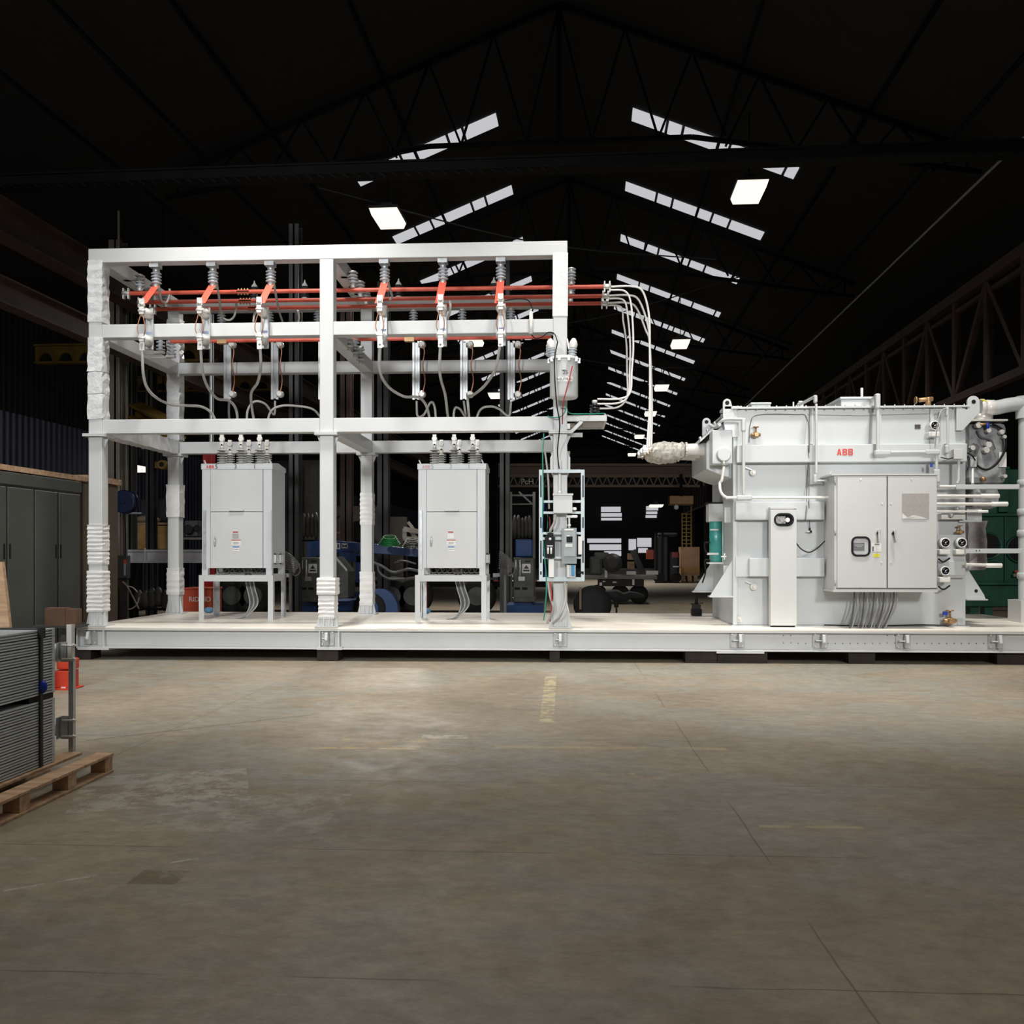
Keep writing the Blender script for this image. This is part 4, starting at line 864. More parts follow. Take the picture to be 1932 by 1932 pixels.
# ================================================================== POWER TRANSFORMER
YT = .65; TD = 2.0; X0, X1 = PX(1383, YT), PX(1822, YT); ZTT = PZ(771, YT, 1600)
tf = thing('power_transformer', 'large pale grey oil-filled power transformer on the right of the skid', 'transformer', ((X0+X1)/2, YT+1, DZ))
def tz(py, Y=YT, px=1600): return PZ(py, Y, px)
obj('tank', MB().box(X0, X1, YT, YT+TD, DZ+.012, ZTT), M_TRAFO, tf, bevel=.012)
obj('tank_floor_plate', MB().box(X0-.02, X1+.05, YT-.03, YT+TD+.03, DZ+.0, DZ+.012), M_TRAFO, tf)
obj('lid', MB().box(PX(1378, YT), PX(1826, YT), YT-.07, YT+TD+.07, ZTT, ZTT+.03).box(PX(1366, YT), PX(1395, YT), YT-.05, YT+.4, ZTT, ZTT+.045), M_TRAFO, tf, bevel=.004)
mb = MB()
for k in range(24): x = X0+.06+k*(X1-X0-.1)/23; mb.cyl((x, YT-.045, ZTT-.02), (x, YT-.045, ZTT+.05), .011, 8)
obj('lid_bolt', mb, M_GALV, tf)
mb = MB().pbox(1390, 1825, 838, 872, YT-.14, .14); obj('upper_stiffener', mb, M_TRAFO, tf, bevel=.012)
obj('middle_stiffener', MB().pbox(1388, 1556, 946, 981, YT-.13, .13), M_TRAFO, tf, bevel=.012)
obj('lower_stiffener', MB().pbox(1414, 1556, 1053, 1088, YT-.13, .13), M_TRAFO, tf, bevel=.012)
obj('lower_stiffener', MB().pbox(1770, 1822, 1058, 1086, YT-.13, .13), M_TRAFO, tf, bevel=.012)
obj('nameplate_bracket', MB().pbox(1388, 1413, 1051, 1088, YT-.05, .05), M_TRAFO, tf)
for (a, b_, c, d) in ((1383, 1391, 771, 1179), (1528, 1535, 771, 838), (1656, 1663, 771, 838), (1755, 1762, 771, 838)):
    obj('vertical_rib', MB().pbox(a, b_, c, d, YT-.03, .03), M_TRAFO, tf, bevel=.004)
# foot and jacking gussets
zj = tz(1124, YT, 1400)
def jack(x, s, y, top, lab='jacking_pad'):
    mb = MB(); z = zj; mb.prism([(x, y, z), (x+s*.34, y, z), (x, y, top)], (0, .03, 0)); mb.box(min(x, x+s*.36), max(x, x+s*.36), y-.06, y+.10, z-.025, z)
    return obj('jacking_pad', mb, M_TRAFO, tf, bevel=.003)
jack(X0, -1, YT+.02, zj+.55); jack(X0, -1, YT+TD-.15, zj+.55)
z = tz(1130, YT, 1830)
mb = MB(); mb.prism([(X1, YT+.02, z), (X1+.30, YT+.02, z), (X1+.28, YT+.02, z+.06), (X1+.07, YT+.02, z+.40), (X1, YT+.02, z+.62)], (0, .03, 0)); mb.box(X1, X1+.31, YT-.04, YT+.1, z-.02, z)
g = obj('jacking_pad', mb, M_TRAFO, tf, bevel=.003); p = Vector((X1+.16, YT+.018, z+.12)); obj('hole', MB().cyl(p, p+Vector((0, -.004, 0)), .025, 14), M_BLK, g)
# lifting lugs
def lug(px, pyt, pyb, Y, w_, s, lean=0):
    c = P(px, pyt+13, Y); zb_ = PZ(pyb, Y, px); r = w_/2; poly = []
    for k in range(9): a = pi-pi*k/8; poly.append((c.x+r*cos(a), Y, c.z+r*sin(a)))
    if s > 0: poly += [(c.x+r+.1, Y, zb_+.12), (c.x+r+.1, Y, zb_), (c.x-.02, Y, zb_), (c.x-r, Y, c.z-.2)]
    elif s < 0: poly += [(c.x+r, Y, c.z-.16), (c.x-r-.07, Y, zb_), (c.x-r-.16, Y, zb_), (c.x-r-.16, Y, zb_+.38), (c.x-r, Y, c.z-.12)]
    else: poly += [(c.x+r, Y, zb_), (c.x-r, Y, zb_)]
    l = obj('lifting_lug', MB().prism(poly, (0, .04, 0)), M_TRAFO, tf, bevel=.004)
    obj('hole', MB().cyl((c.x, Y+.001, c.z), (c.x, Y-.004, c.z), .032, 14), M_BLK, l)
lug(1372, 747, 825, YT-.05, .125, 1); lug(1333, 783, 822, YT+1.6, .14, 0); lug(1837, 745, 812, YT-.06, .18, -1)
# left throat with sloping roof
mb = MB(); ya, yb_ = YT+.12, YT+1.75; xl = PX(1322, ya+.6)
za, zb1, zb2, zb3 = tz(775, ya, 1380), tz(836, ya, 1340), tz(862, ya, 1340), tz(885, ya, 1340)
pts = [(X0, ya, ZTT-.04), (xl, ya, zb1), (xl, ya, zb3-.0), (X0-.14, ya, zb3-.10), (X0, ya, zb3-.14)]
mb.prism(pts, (0, yb_-ya, 0)); obj('bushing_turret', mb, M_TRAFO, tf, bevel=.008)
mb = MB(); mb.prism([(X0, ya-.05, ZTT-.03), (xl-.1, ya-.05, zb1+.01), (xl-.1, ya-.05, zb1+.04), (X0, ya-.05, ZTT+.0)], (0, yb_-ya+.1, 0)); obj('turret_cover', mb, M_TRAFO, tf, bevel=.003)
mb = MB()
for k in range(5): q = Vector((xl-.08, ya+.02, zb1+.04)).lerp(Vector((X0-.02, ya+.02, ZTT+.0)), k/4); mb.cyl(q, q+Vector((-.02, 0, .06)), .02, 8)
obj('cover_bolt', mb, M_GALV, tf)
# control box on the left edge with round cover
Yc = YT-.18; cb = obj('terminal_box', MB().pbox(1344, 1382, 811, 875, Yc, .3), M_TRAFO, tf, bevel=.012)
p = P(1365, 858, Yc); obj('round_cover', MB().cyl(p, p+Vector((0, -.07, 0)), .105, 24), M_TRAFO, cb); obj('gland', MB().cyl(p+Vector((0, -.03, -.16)), p+Vector((0, -.03, -.09)), .035, 12), M_ALU, cb)
# wrapped bushings
ZBU = [PZ(848, YT+.4, 1300), PZ(853, YT+.9, 1300), PZ(858, YT+1.4, 1300)]
for k, yy in enumerate((YT+.4, YT+.9, YT+1.4)):
    z = ZBU[k]; x1_ = xl; b_ = obj('high_voltage_bushing', MB().lathe((x1_+.05, yy, z), (-1, 0, 0), [(0, .1), (.05, .1), (.3, .09), (.31, .115), (.34, .115), (.35, .06), (.85, .045), (1.0, .03)], 20), M_PORC, tf)
    bag = MB(); n = 16; sg = 14; vs = []
    xa_, xb_ = x1_-.28, x1_-.83
    for i in range(n+1):
        f = i/n; rr = (.105+.035*sin(pi*min(1, f*1.1)))*(1 if 0 < i < n else .5)
        for j in range(sg):
            a = 2*pi*j/sg; q = rr*random.uniform(.86, 1.12); vs.append((xa_+(xb_-xa_)*f+random.uniform(-.008, .008), yy+q*cos(a), z+q*sin(a)-.01))
    bag.add(vs, [(i*sg+j, i*sg+(j+1) % sg, (i+1)*sg+(j+1) % sg, (i+1)*sg+j) for i in range(n) for j in range(sg)], False)
    obj('plastic_bag', bag, M_MASTER, b_)
    obj('strap', MB().lathe((xa_+.02, yy, z), (-1, 0, 0), [(0, .1), (.005, .115), (.03, .115), (.035, .1)], 16), M_TAN, b_)
    q = Vector((xb_-.06, yy, z)); obj('terminal', MB().box(q.x-.06, q.x+.03, yy-.05, yy+.05, z-.05, z+.05).cyl(q+Vector((-.02, -.08, .02)), q+Vector((-.02, -.05, .02)), .05, 14).cyl(q+Vector((.02, 0, 0)), q+Vector((.12, 0, 0)), .02, 8), M_ALU, b_, bevel=.005)
    obj('terminal_bolt', MB().cyl(q+Vector((.06, -.05, -.03)), q+Vector((.06, .05, -.03)), .018, 8).cyl(q+Vector((.02, -.07, -.06)), q+Vector((.02, .03, -.06)), .015, 8), M_BRASS, b_)
# conduits
def pipe(pts, r, m=M_TRAFO, name='conduit', par=None, n=0): return obj(name, MB().tube(spline([P(*q) for q in pts], n) if n else [P(*q) for q in pts], r, 10), m, par or tf)
def fit(a, b_, c, d, Y, dep=.07, m=M_TRAFO, bev=.02): return obj('conduit_fitting', MB().pbox(a, b_, c, d, Y, dep), m, tf, bevel=bev)
Yp = YT-.24
pipe([(1403, 812, Yp), (1403, 934, Yp)], .024, M_CAB); fit(1399, 1408, 788, 814, Yp-.035); pipe([(1400, 791, Yp), (1370, 791, Yp), (1362, 794, Yp), (1353, 803, Yp+.1)], .024, n=4)
pipe([(1340, 802, YT+.2), (1350, 806, YT), (1358, 801, Yp)], .026, n=3)
pipe([(1366, 880, Yc-.03), (1362, 905, Yc-.03), (1358, 912, Yc-.02), (1360, 928, Yp), (1370, 938, Yp), (1390, 939, Yp), (1572, 939, Yp)], .022, M_CBL if False else M_PORC, n=6); fit(1390, 1420, 934, 944, Yp-.035)
pipe([(1540, 762, YT-.2), (1540, 893, Yp)], .02, M_CAB); fit(1536, 1543, 745, 760, YT-.22); pipe([(1538, 748, YT-.2), (1508, 764, YT+.3)], .022)
fit(1535, 1542, 895, 911, Yp-.03); pipe([(1540, 907, Yp), (1575, 907, Yp)], .014); obj('tag', MB().bar(P(1568, 888, Yp), P(1563, 902, Yp), .02, .004), M_WHT, tf)
pipe([(1656, 765, YT-.2), (1656, 855, Yp)], .026, M_CAB); fit(1652, 1662, 742, 771, YT-.24, .09); pipe([(1654, 748, YT-.2), (1640, 758, YT+.4)], .03)
pipe([(1655, 854, Yp-.03), (1765, 853, Yp-.03)], .028); fit(1651, 1682, 849, 859, Yp-.07); fit(1747, 1775, 848, 858, Yp-.07)
pipe([(1767, 858, Yp-.03), (1767, 888, Yp-.03)], .024); fit(1763, 1775, 885, 911, Yp-.06)
pipe([(1788, 782, Yp), (1788, 845, Yp)], .018, M_CAB); fit(1785, 1791, 768, 786, Yp-.02); fit(1784, 1792, 839, 856, Yp-.02)
pipe([(1790, 770, Yp), (1776, 775, Yp-.05), (1769, 800, Yp-.1), (1764, 845, Yp-.04)], .008, M_CBL, 'flexible_lead', n=6)
fit(1800, 1818, 847, 866, Yp-.05, .1, M_CAB, .006); pipe([(1809, 866, Yp), (1809, 905, Yp), (1806, 912, Yp)], .022, M_CAB)
pipe([(1768, 918, Yp), (1806, 918, Yp)], .022, M_PORC); obj('strut_channel', MB().pbox(1804, 1924, 914, 923, Yp-.03, .05), M_TRAFO, tf, bevel=.008)
for (py, a, b_, c, d, r) in ((936, 1765, 1856, 1850, 1885, .024), (951, 1765, 1874, 1870, 1901, .024), (965, 1765, 1852, 1845, 1864, .014)):
    pipe([(a, py, Yp), (b_, py, Yp)], r, M_PORC); obj('cap_sleeve', MB().cyl(P(c, py, Yp), P(d, py, Yp), r*1.45, 14), M_WHT, tf)
pipe([(1822, 1065, Yp), (1862, 1066, Yp)], .024, M_PORC); obj('cap_sleeve', MB().cyl(P(1860, 1067, Yp), P(1890, 1067, Yp), .034, 14), M_WHT, tf)
obj('strut_channel', MB().pbox(1822, 1930, 1035, 1044, Yp-.03, .05), M_TRAFO, tf, bevel=.004)
mb = MB()
for px in (1842, 1848): p = P(px, 1039, Yp-.031); mb.cyl(p, p+Vector((0, -.004, 0)), .009, 8)
obj('hole', mb, M_BLK, tf)
pipe([(1413, 835, YT-.02), (1416, 800, YT-.02), (1430, 783, YT-.02), (1500, 782, YT-.02), (1522, 788, YT-.02), (1527, 840, YT-.16), (1523, 900, YT-.02), (1521, 970, YT-.16), (1518, 983, YT-.1)], .005, M_CBLD, 'capillary_tube', n=6)
pipe([(1524, 782, YT-.02), (1620, 784, YT-.02), (1650, 783, YT-.02), (1757, 780, YT-.02)], .004, M_CBL, 'capillary_tube', n=6)
pipe([(1525, 840, YT-.17), (1527, 900, YT-.1), (1526, 940, YT-.16), (1528, 996, YT-.03)], .005, M_CBLD, 'capillary_tube', n=6)
p = P(1528, 1003, YT-.03); obj('thermometer_plug', MB().cyl(p, p+Vector((0, -.05, 0)), .02, 10).box(p.x-.05, p.x+.05, p.y-.04, p.y-.02, p.z-.008, p.z+.008), M_GALV, tf); obj('knob', MB().ball(p+Vector((.004, -.05, 0)), .018).cyl(p+Vector((0, 0, .02)), p+Vector((0, 0, .06)), .013, 8), M_BLK, tf)
pipe([(1500, 1022, YT-.2), (1512, 1036, YT-.25), (1527, 1042, YT-.27), (1542, 1034, YT-.25), (1556, 1021, YT-.2)], .009, M_BLK, 'control_cable', n=6)
# valves
def valve(px, py, Y, s=1.0, m=M_BRASS):
    p = P(px, py, Y); v = obj('valve', MB().ball(p+Vector((0, -.03, 0)), .055*s, 1, .9, .85).cyl(p, p+Vector((0, -.1*s, 0)), .035*s, 12).cyl(p+Vector((0, -.04, .02)), p+Vector((0, -.04, .11*s)), .014*s, 8).cyl(p+Vector((-.07*s, -.04, 0)), p+Vector((.07*s, -.04, 0)), .028*s, 10), m, tf)
    obj('hand_wheel', MB().cyl(p+Vector((0, -.04, .11*s)), p+Vector((0, -.04, .125*s)), .045*s, 12), m, v); return v
valve(1425, 821, YT-.03, 1.0); pipe([(1424, 821, YT-.02), (1416, 821, YT-.02)], .01, M_BRASS); valve(1790, 1171, YT-.06, 1.3); valve(1809, 1004, YT-.05, .8)
q = P(1787, 1158, YT-.12); obj('blue_tag', MB().box(q.x-.06, q.x+.01, q.y, q.y+.02, q.z-.02, q.z+.03), M_BLUE, tf); q = P(1758, 876, Yp-.02); obj('blue_tag', MB().box(q.x-.02, q.x+.015, q.y, q.y+.02, q.z-.04, q.z+.02), M_BLUE, tf)
p = P(1745, 755, YT+.5); obj('lid_valve', MB().cyl(p+Vector((-.10, 0, .0)), p+Vector((.12, 0, .02)), .035, 12).cyl(p+Vector((.05, 0, -.09)), p+Vector((.05, 0, .04)), .045, 12).cyl(p+Vector((-.15, 0, 0)), p+Vector((-.13, 0, 0)), .06, 14), M_BRASS, tf)
for (px, py) in ((1420, 892), (1421, 1107)):
    p = P(px, py, YT); obj('ground_pad', MB().cyl(p, p+Vector((0, -.06, 0)), .05, 18), M_PORC, tf); obj('ground_stud', MB().cyl(p+Vector((0, -.06, 0)), p+Vector((0, -.09, 0)), .022, 10).bar(p+Vector((0, -.05, .03)), p+Vector((-.12, -.05, .08)), .012), M_ALU, tf)
p = P(1395, 1168, YT-.031); obj('ground_boss', MB().box(p.x-.035, p.x+.035, p.y-.012, p.y, p.z-.04, p.z+.04).cyl(p+Vector((0, -.012, 0)), p+Vector((0, -.03, 0)), .024, 12), M_ALU, tf)
p = P(1811, 1173, YT); obj('ground_boss', MB().box(p.x-.04, p.x+.04, p.y-.02, p.y, p.z-.05, p.z+.05).cyl(p+Vector((-.04, -.02, .03)), p+Vector((-.15, -.03, .04)), .008, 6), M_GALV, tf)
obj('small_label', MB().pbox(1726, 1737, 801, 809, YT-.006, .005), mat('dark_label', (.04, .03, .035), .4), tf)
obj('lid_cover', MB().box(PX(1413, YT+.5), PX(1449, YT+.5), YT+.3, YT+.8, ZTT+.03, ZTT+.12).box(PX(1411, YT+.5), PX(1450, YT+.5), YT+.28, YT+.82, ZTT+.12, ZTT+.15), M_TRAFO, tf, bevel=.012)
obj('lid_cover', MB().box(PX(1474, YT+.5), PX(1490, YT+.5), YT+.4, YT+.6, ZTT+.03, ZTT+.09), M_TRAFO, tf, bevel=.008); obj('lid_cover', MB().box(PX(1583, YT+.3), PX(1652, YT+.3), YT+.2, YT+1.2, ZTT+.03, ZTT+.17).box(PX(1581, YT+.3), PX(1655, YT+.3), YT+.18, YT+1.22, ZTT+.17, ZTT+.21), M_TRAFO, tf, bevel=.012)
obj('lid_cover', MB().cyl((PX(1670, YT+.5), YT+.5, ZTT+.02), (PX(1670, YT+.5), YT+.5, ZTT+.07), .07).cyl((PX(1773, YT+.5), YT+.5, ZTT+.02), (PX(1773, YT+.5), YT+.5, ZTT+.09), .05), M_TRAFO, tf)
p = Vector((PX(1510, YT+.9), YT+.9, ZTT+.03)); obj('relief_device', MB().cyl(p, p+Vector((0, 0, .09)), .03, 10).cyl(p+Vector((0, 0, .08)), p+Vector((0, 0, .2)), .05, 14).box(p.x-.03, p.x+.03, p.y-.03, p.y+.03, p.z+.21, p.z+.23).cyl(p+Vector((-.11, 0, 0)), p+Vector((-.11, 0, .22)), .012, 8), M_WHT, tf)
p = Vector((PX(1398, YT+.5), YT+.5, ZTT+.03)); obj('relief_device', MB().cyl(p, p+Vector((0, 0, .03)), .08, 14).cyl(p, p+Vector((0, 0, .1)), .015, 8), M_TRAFO, tf)
p = Vector((PX(1626, YT+1), YT+1, ZTT+.2)); obj('mast', MB().cyl(p, p+Vector((0, 0, .28)), .022, 10), M_WHT, tf)
abb(.235, P(1594, 853, YT-.141), M_REDT, tf)
# dial gauges
def gauge(px, py, Y, r=.075):
    p = P(px, py, Y); g_ = obj('dial_gauge', MB().lathe(p+Vector((0, .08, 0)), (0, -1, 0), [(0, r*.8), (.04, r), (.1, r), (.11, r*.82), (.095, r*.78)], 24), M_WHT, tf)
    obj('dial', MB().cyl(p+Vector((0, -.012, 0)), p+Vector((0, -.018, 0)), r*.78, 24), M_GLASSD, g_)
    obj('needle', MB().bar(p+Vector((-.01, -.021, -.01)), p+Vector((r*.4, -.021, r*.3)), .008, .003).cyl(p+Vector((0, -.02, 0)), p+Vector((0, -.024, 0)), r*.14, 8).bar(p+Vector((-r*.5, -.021, r*.2)), p+Vector((-r*.2, -.021, r*.5)), .007, .003).bar(p+Vector((-r*.3, -.021, -r*.4)), p+Vector((r*.3, -.021, -r*.4)), .007, .003), M_WHT, g_)
    z = p.z-r-.055; obj('gauge_box', MB().box(p.x-.085, p.x+.075, p.y-.02, p.y+.1, z-.045, z+.035).box(p.x-.02, p.x+.02, p.y+.02, p.y+.07, z+.03, z+.09), M_WHT, g_, bevel=.015)
gauge(1783, 1024, YT-.2); gauge(1814, 1024, YT-.2); gauge(1783, 1077, YT-.2, .07); gauge(1763, 803, YT-.15, .07)
obj('gauge_plate', MB().pbox(1768, 1822, 1009, 1090, YT-.10, .02), M_TRAFO, tf, bevel=.006)
for (py, s) in ((1050, 1), (1102, 1)): pipe([(1770, py+4, YT-.18), (1780, py+10, YT-.2), (1792, py+3, YT-.18)], .012, M_BLK, 'control_cable', n=5)
# tank bottom edge cable
pipe([(1555, 1179, YT-.1), (1640, 1181, YT-.1), (1680, 1180, YT-.1), (1740, 1179, YT-.1), (1785, 1180, YT-.12)], .009, M_BLK, 'ground_lead', n=6)
# right side gear wheel area
obj('side_box', MB().pbox(1824, 1853, 960, 984, YT+.3, .4).pbox(1810, 1853, 981, 985, YT-.05, .4), M_GALV, tf, bevel=.004)
obj('side_terminal', MB().pbox(1776, 1822, 968, 980, YT-.12, .1).ball(P(1795, 972, YT-.15), .035).ball(P(1806, 959, YT-.1), .03), M_ALU, tf, bevel=.004)
# tap changer drum on the right
x = PX(1862, YT+.9); y = YT+1.0
tc = obj('tap_changer_tank', MB().box(PX(1822, y), PX(1899, y), y-.08, y+.7, tz(915, y, 1860), tz(796, y, 1860)).box(PX(1832, y), PX(1888, y), y-.04, y+.6, tz(960, y, 1860), tz(915, y, 1860)), M_MANIF, tf, bevel=.12)
obj('top_plate', MB().pbox(1830, 1902, 791, 794, y-.2, .8), M_ALU, tc); obj('flange', MB().cyl((x, y+.1, tz(792, y, 1860)), (x, y+.1, tz(780, y, 1860)), .17, 20), M_ALU, tc)
p = P(1860, 858, y-.12)
obj('hose', MB().tube(spline([P(1872, 800, y-.13), P(1892, 812, y-.16), P(1898, 840, y-.16), P(1886, 868, y-.16), P(1868, 884, y-.16), P(1852, 884, y-.14), P(1832, 868, y-.1), P(1822, 860, y-.1)], 6), .018, 8), M_BLK, tc)
obj('hose', MB().tube(spline([P(1836, 836, y-.12), P(1846, 843, y-.15), P(1840, 862, y-.13), P(1845, 875, y-.13)], 6), .014, 8).tube(spline([P(1843, 812, y-.12), P(1853, 824, y-.15), P(1870, 830, y-.14), P(1878, 848, y-.13)], 6), .012, 8), M_CBLD, tc)
mb = MB()
for (px, py, r) in ((1843, 803, .05), (1862, 813, .04), (1862, 840, .05), (1858, 850, .05), (1832, 846, .04), (1887, 816, .04), (1892, 825, .03), (1893, 899, .03)): q = P(px, py, y-.1); mb.cyl(q+Vector((0, .02, 0)), q+Vector((0, -.08, 0)), r, 14)
obj('fitting', mb, M_ALU, tc); obj('blue_knob', MB().cyl(P(1863, 797, y-.16), P(1863, 809, y-.16), .028, 10), M_BLUE, tc)
obj('brass_elbow', MB().cyl(P(1849, 801, y-.17), P(1861, 800, y-.17), .022, 10), M_BRASS, tc); obj('brass_plug', MB().ball(P(1855, 904, y-.10), .045), M_BRASS, tc)
obj('paper_label', MB().pbox(1885, 1899, 853, 881, y-.12, .01), M_WHT, tc)
pipe([(1835, 885, YT+.1), (1835, 913, YT-.1)], .02, M_CAB); obj('terminal_box', MB().pbox(1831, 1843, 862, 881, YT+.1, .1), M_MANIF, tf, bevel=.005)
pipe([(1820, 853, YT-.1), (1832, 858, YT), (1840, 868, YT+.1)], .01, M_BLK, 'control_cable', n=4)
pipe([(1800, 862, Yp), (1790, 866, Yp), (1775, 863, Yp)], .008, M_BLK, 'control_cable', n=4)
# big pipe at the top right
pt = thing('oil_pipe', 'thick pale grey oil pipe elbow at the right edge beside the transformer', 'pipe', P(1900, 765, YT+.9))
obj('elbow', MB().tube(spline([P(1855, 769, y), P(1880, 769, y), P(1905, 764, y), P(1950, 760, y)], 5), .115, 18), M_TRAFO, pt)
obj('flange', MB().cyl(P(1848, 769, y), P(1856, 769, y), .14, 18).cyl(P(1858, 769, y), P(1876, 769, y), .125, 18), M_PORC, pt)
obj('down_pipe', MB().tube([P(1933, 770, y), P(1933, 1132, y)], .09, 16).tube([P(1930, 748, y), P(1930, 790, y)], .11, 16), M_TRAFO, pt)
obj('yellow_lever', MB().bar(P(1852, 754, y-.1), P(1862, 758, y-.1), .03, .02), M_YEL, pt)
for (py) in (905, 960, 1000, 1080): obj('reducer', MB().cyl(P(1933, py, y), P(1933, py+12, y), .11, 16), M_TRAFO, pt)
mb = MB(); z0 = tz(1132, y, 1930); mb.box(PX(1918, y), PX(1932, y)+.2, y-.15, y+.3, DZ, z0); obj('support', mb, M_STEEL, pt)
# lead under the transformer control cabinet
CX = thing('control_cabinet', 'wide pale control cabinet with two doors on the transformer front', 'cabinet', (PX(1671, .1), .37, tz(1116, .1, 1670)))
YC = .10; a0, a1 = PX(1574, YC), PX(1768, YC); c0, c1 = tz(1113, YC, 1670), tz(897, YC, 1670)
obj('body', MB().box(a0, a1, YC, YT-.0, c0, c1), M_CAB, CX, bevel=.006)
obj('roof_lip', MB().box(a0-.05, a1+.02, YC-.03, YT, c1, c1+.022), M_CAB, CX); obj('sill', MB().box(a0-.02, a1, YC-.02, YT, c0-.03, c0), M_CAB, CX)
def door(pa, pb):
    d = obj('door', MB().box(PX(pa, YC), PX(pb, YC), YC-.022, YC-.002, c0+.03, c1-.012), M_CAB, CX, bevel=.004); return d
d1 = door(1579, 1672); d2 = door(1674, 1766)
obj('gasket_gap', MB().box(PX(1672, YC), PX(1674, YC), YC-.004, YC-.001, c0+.02, c1-.01).box(PX(1577, YC), PX(1768, YC), YC-.006, YC-.001, c0+.018, c0+.03), M_DARKG, CX)
yd = YC-.023
def rring(px0, px1, py0, py1, Yd, wd, par, m, name, thick=.015, rr=.3):
    A = P(px0, py1, Yd); C = P(px1, py0, Yd); cx, cz = (A.x+C.x)/2, (A.z+C.z)/2; hx, hz = (C.x-A.x)/2, (C.z-A.z)/2; r = min(hx, hz)*rr*2 if rr < .5 else min(hx, hz)
    def loop(g, y):
        out = []
        for (sx, sz, a0_) in ((1, 1, 0), (-1, 1, pi/2), (-1, -1, pi), (1, -1, 3*pi/2)):
            for k in range(6): a = a0_+k*pi/10; out.append((cx+sx*(hx-r)+(r-g)*cos(a), y, cz+sz*(hz-r)+(r-g)*sin(a)))
        return out
    lo = [loop(0, Yd), loop(0, Yd-thick), loop(wd, Yd-thick), loop(wd, Yd)]; n = 24; mb = MB()
    mb.add(sum(lo, []), [(j*n+k, j*n+(k+1) % n, ((j+1) % 4)*n+(k+1) % n, ((j+1) % 4)*n+k) for j in range(4) for k in range(n)])
    o1 = obj(name, mb, m, par); mb = MB(); mb.prism(loop(wd*.9, Yd), (0, -.003, 0)); return o1, mb
fr_, gl = rring(1606, 1642, 1012, 1050, yd, .028, d1, M_BLK, 'window_frame'); obj('window_pane', gl, mat('pale_window', (.55, .56, .58), .2), d1)
obj('relay_screen', MB().pbox(1610, 1631, 1024, 1039, yd-.006, .003), M_SCREEN, d1); obj('relay_text', MB().pbox(1613, 1629, 1028, 1029, yd-.008, .002).pbox(1616, 1626, 1031, 1032, yd-.008, .002).pbox(1618, 1623, 1018, 1019, yd-.006, .003), M_GALV, d1)
obj('label_plate', MB().pbox(1644, 1663, 1025, 1041, yd-.002, .002), M_WHT, d1); obj('label_mark', MB().pbox(1646, 1648.5, 1031, 1040, yd-.004, .002).pbox(1650, 1659, 1026.5, 1028, yd-.004, .002), M_INK, d1)
obj('yellow_label', MB().pbox(1648, 1659, 1044.5, 1051, yd-.003, .003), M_YEL, d1)
for (px, d_) in ((1657, d1), (1686, d2)):
    obj('handle', MB().box(PX(px-1.5, yd), PX(px+3, yd), yd-.04, yd, PZ(1006, yd, px), PZ(1000, yd, px)).bar(P(px+1, 1001, yd-.045), P(px+5-(3 if d_ is d1 else 0), 1023, yd-.045), .028, .02), M_GALV, d_, bevel=.004)
    obj('handle_boss', MB().cyl(P(px, 1006, yd), P(px, 1006, yd-.05), .022, 10), M_BLK, d_)
mb = MB().pbox(1702, 1753, 931, 979, yd-.004, .004); obj('filter_panel', mb, M_FILTER, d2)
mb = MB(); mb.prism([P(1702, 968, yd-.006), P(1713, 977, yd-.012), P(1722, 972, yd-.009), P(1735, 974, yd-.006), P(1750, 979, yd-.006), P(1702, 979, yd-.006)], (0, -.003, 0)); obj('peeling_film', mb, M_PORC, d2)
for d_, (a, b_) in ((d1, (1585, 1664)), (d2, (1681, 1760))):
    mb = MB()
    for (px, py) in (((1624, 904), (1664, 950), (1663, 1061), (1624, 1107)) if d_ is d1 else ((1720, 904), (1681, 950), (1681, 1061), (1720, 1107))): q = P(px, py, yd); mb.cyl(q, q+Vector((0, -.006, 0)), .014, 10)
    obj('quarter_turn_lock', mb, M_ALU, d_)
mb = MB()
for py in (910, 1005, 1100): q = P(1576, py, YC); mb.cyl(q+Vector((-.005, -.01, -.04)), q+Vector((-.005, -.01, .04)), .012, 8)
obj('hinge', mb, M_GALV, CX)
for k in range(14):
    px = 1612+6.2*k; px = px if px < 1696 else 1695
    b_ = 1604 + (k < 2)*0 + k*6.0; 
    bot = (1603, 1607, 1619, 1623, 1627, 1632, 1638, 1643, 1648, 1653, 1657, 1661, 1665, 1669)[k]
    obj('control_cable', MB().tube(spline([P(px, 1112, .42), P(px-.5, 1135, .42), P(px-(px-bot)*.35, 1158, .36), P(bot, 1186, .22)], 6), .012, 7), (M_CBLD, M_CBL, mat('mid_grey_cable', (.26, .26, .26), .5))[k % 3], CX)
NC = thing('slim_cabinet', 'tall narrow pale cabinet with oval window on the transformer front', 'cabinet', (PX(1478, .42), .5, DZ)); YN_ = .40
n0, n1 = PX(1453, YN_), PX(1503, YN_)
obj('body', MB().box(n0, n1, YN_, YT-.14, DZ+.02, tz(960, YN_, 1478)), M_CAB, NC, bevel=.006); obj('roof_lip', MB().box(n0-.0, n1+.005, YN_-.02, YT-.14, tz(960, YN_, 1478), tz(957, YN_, 1478)), M_CAB, NC)
obj('foot', MB().box(n0+.02, n1-.02, YN_+.02, YT-.16, DZ, DZ+.02), M_BLK, NC)
dn = obj('door', MB().box(n0+.004, n1-.004, YN_-.02, YN_-.001, DZ+.03, tz(962, YN_, 1478)), M_CAB, NC, bevel=.004)
_, gl = rring(1460, 1498, 968, 993, YN_-.021, .025, dn, M_BLK, 'window_frame', rr=.5); obj('window_pane', gl, M_GLASSD, dn)
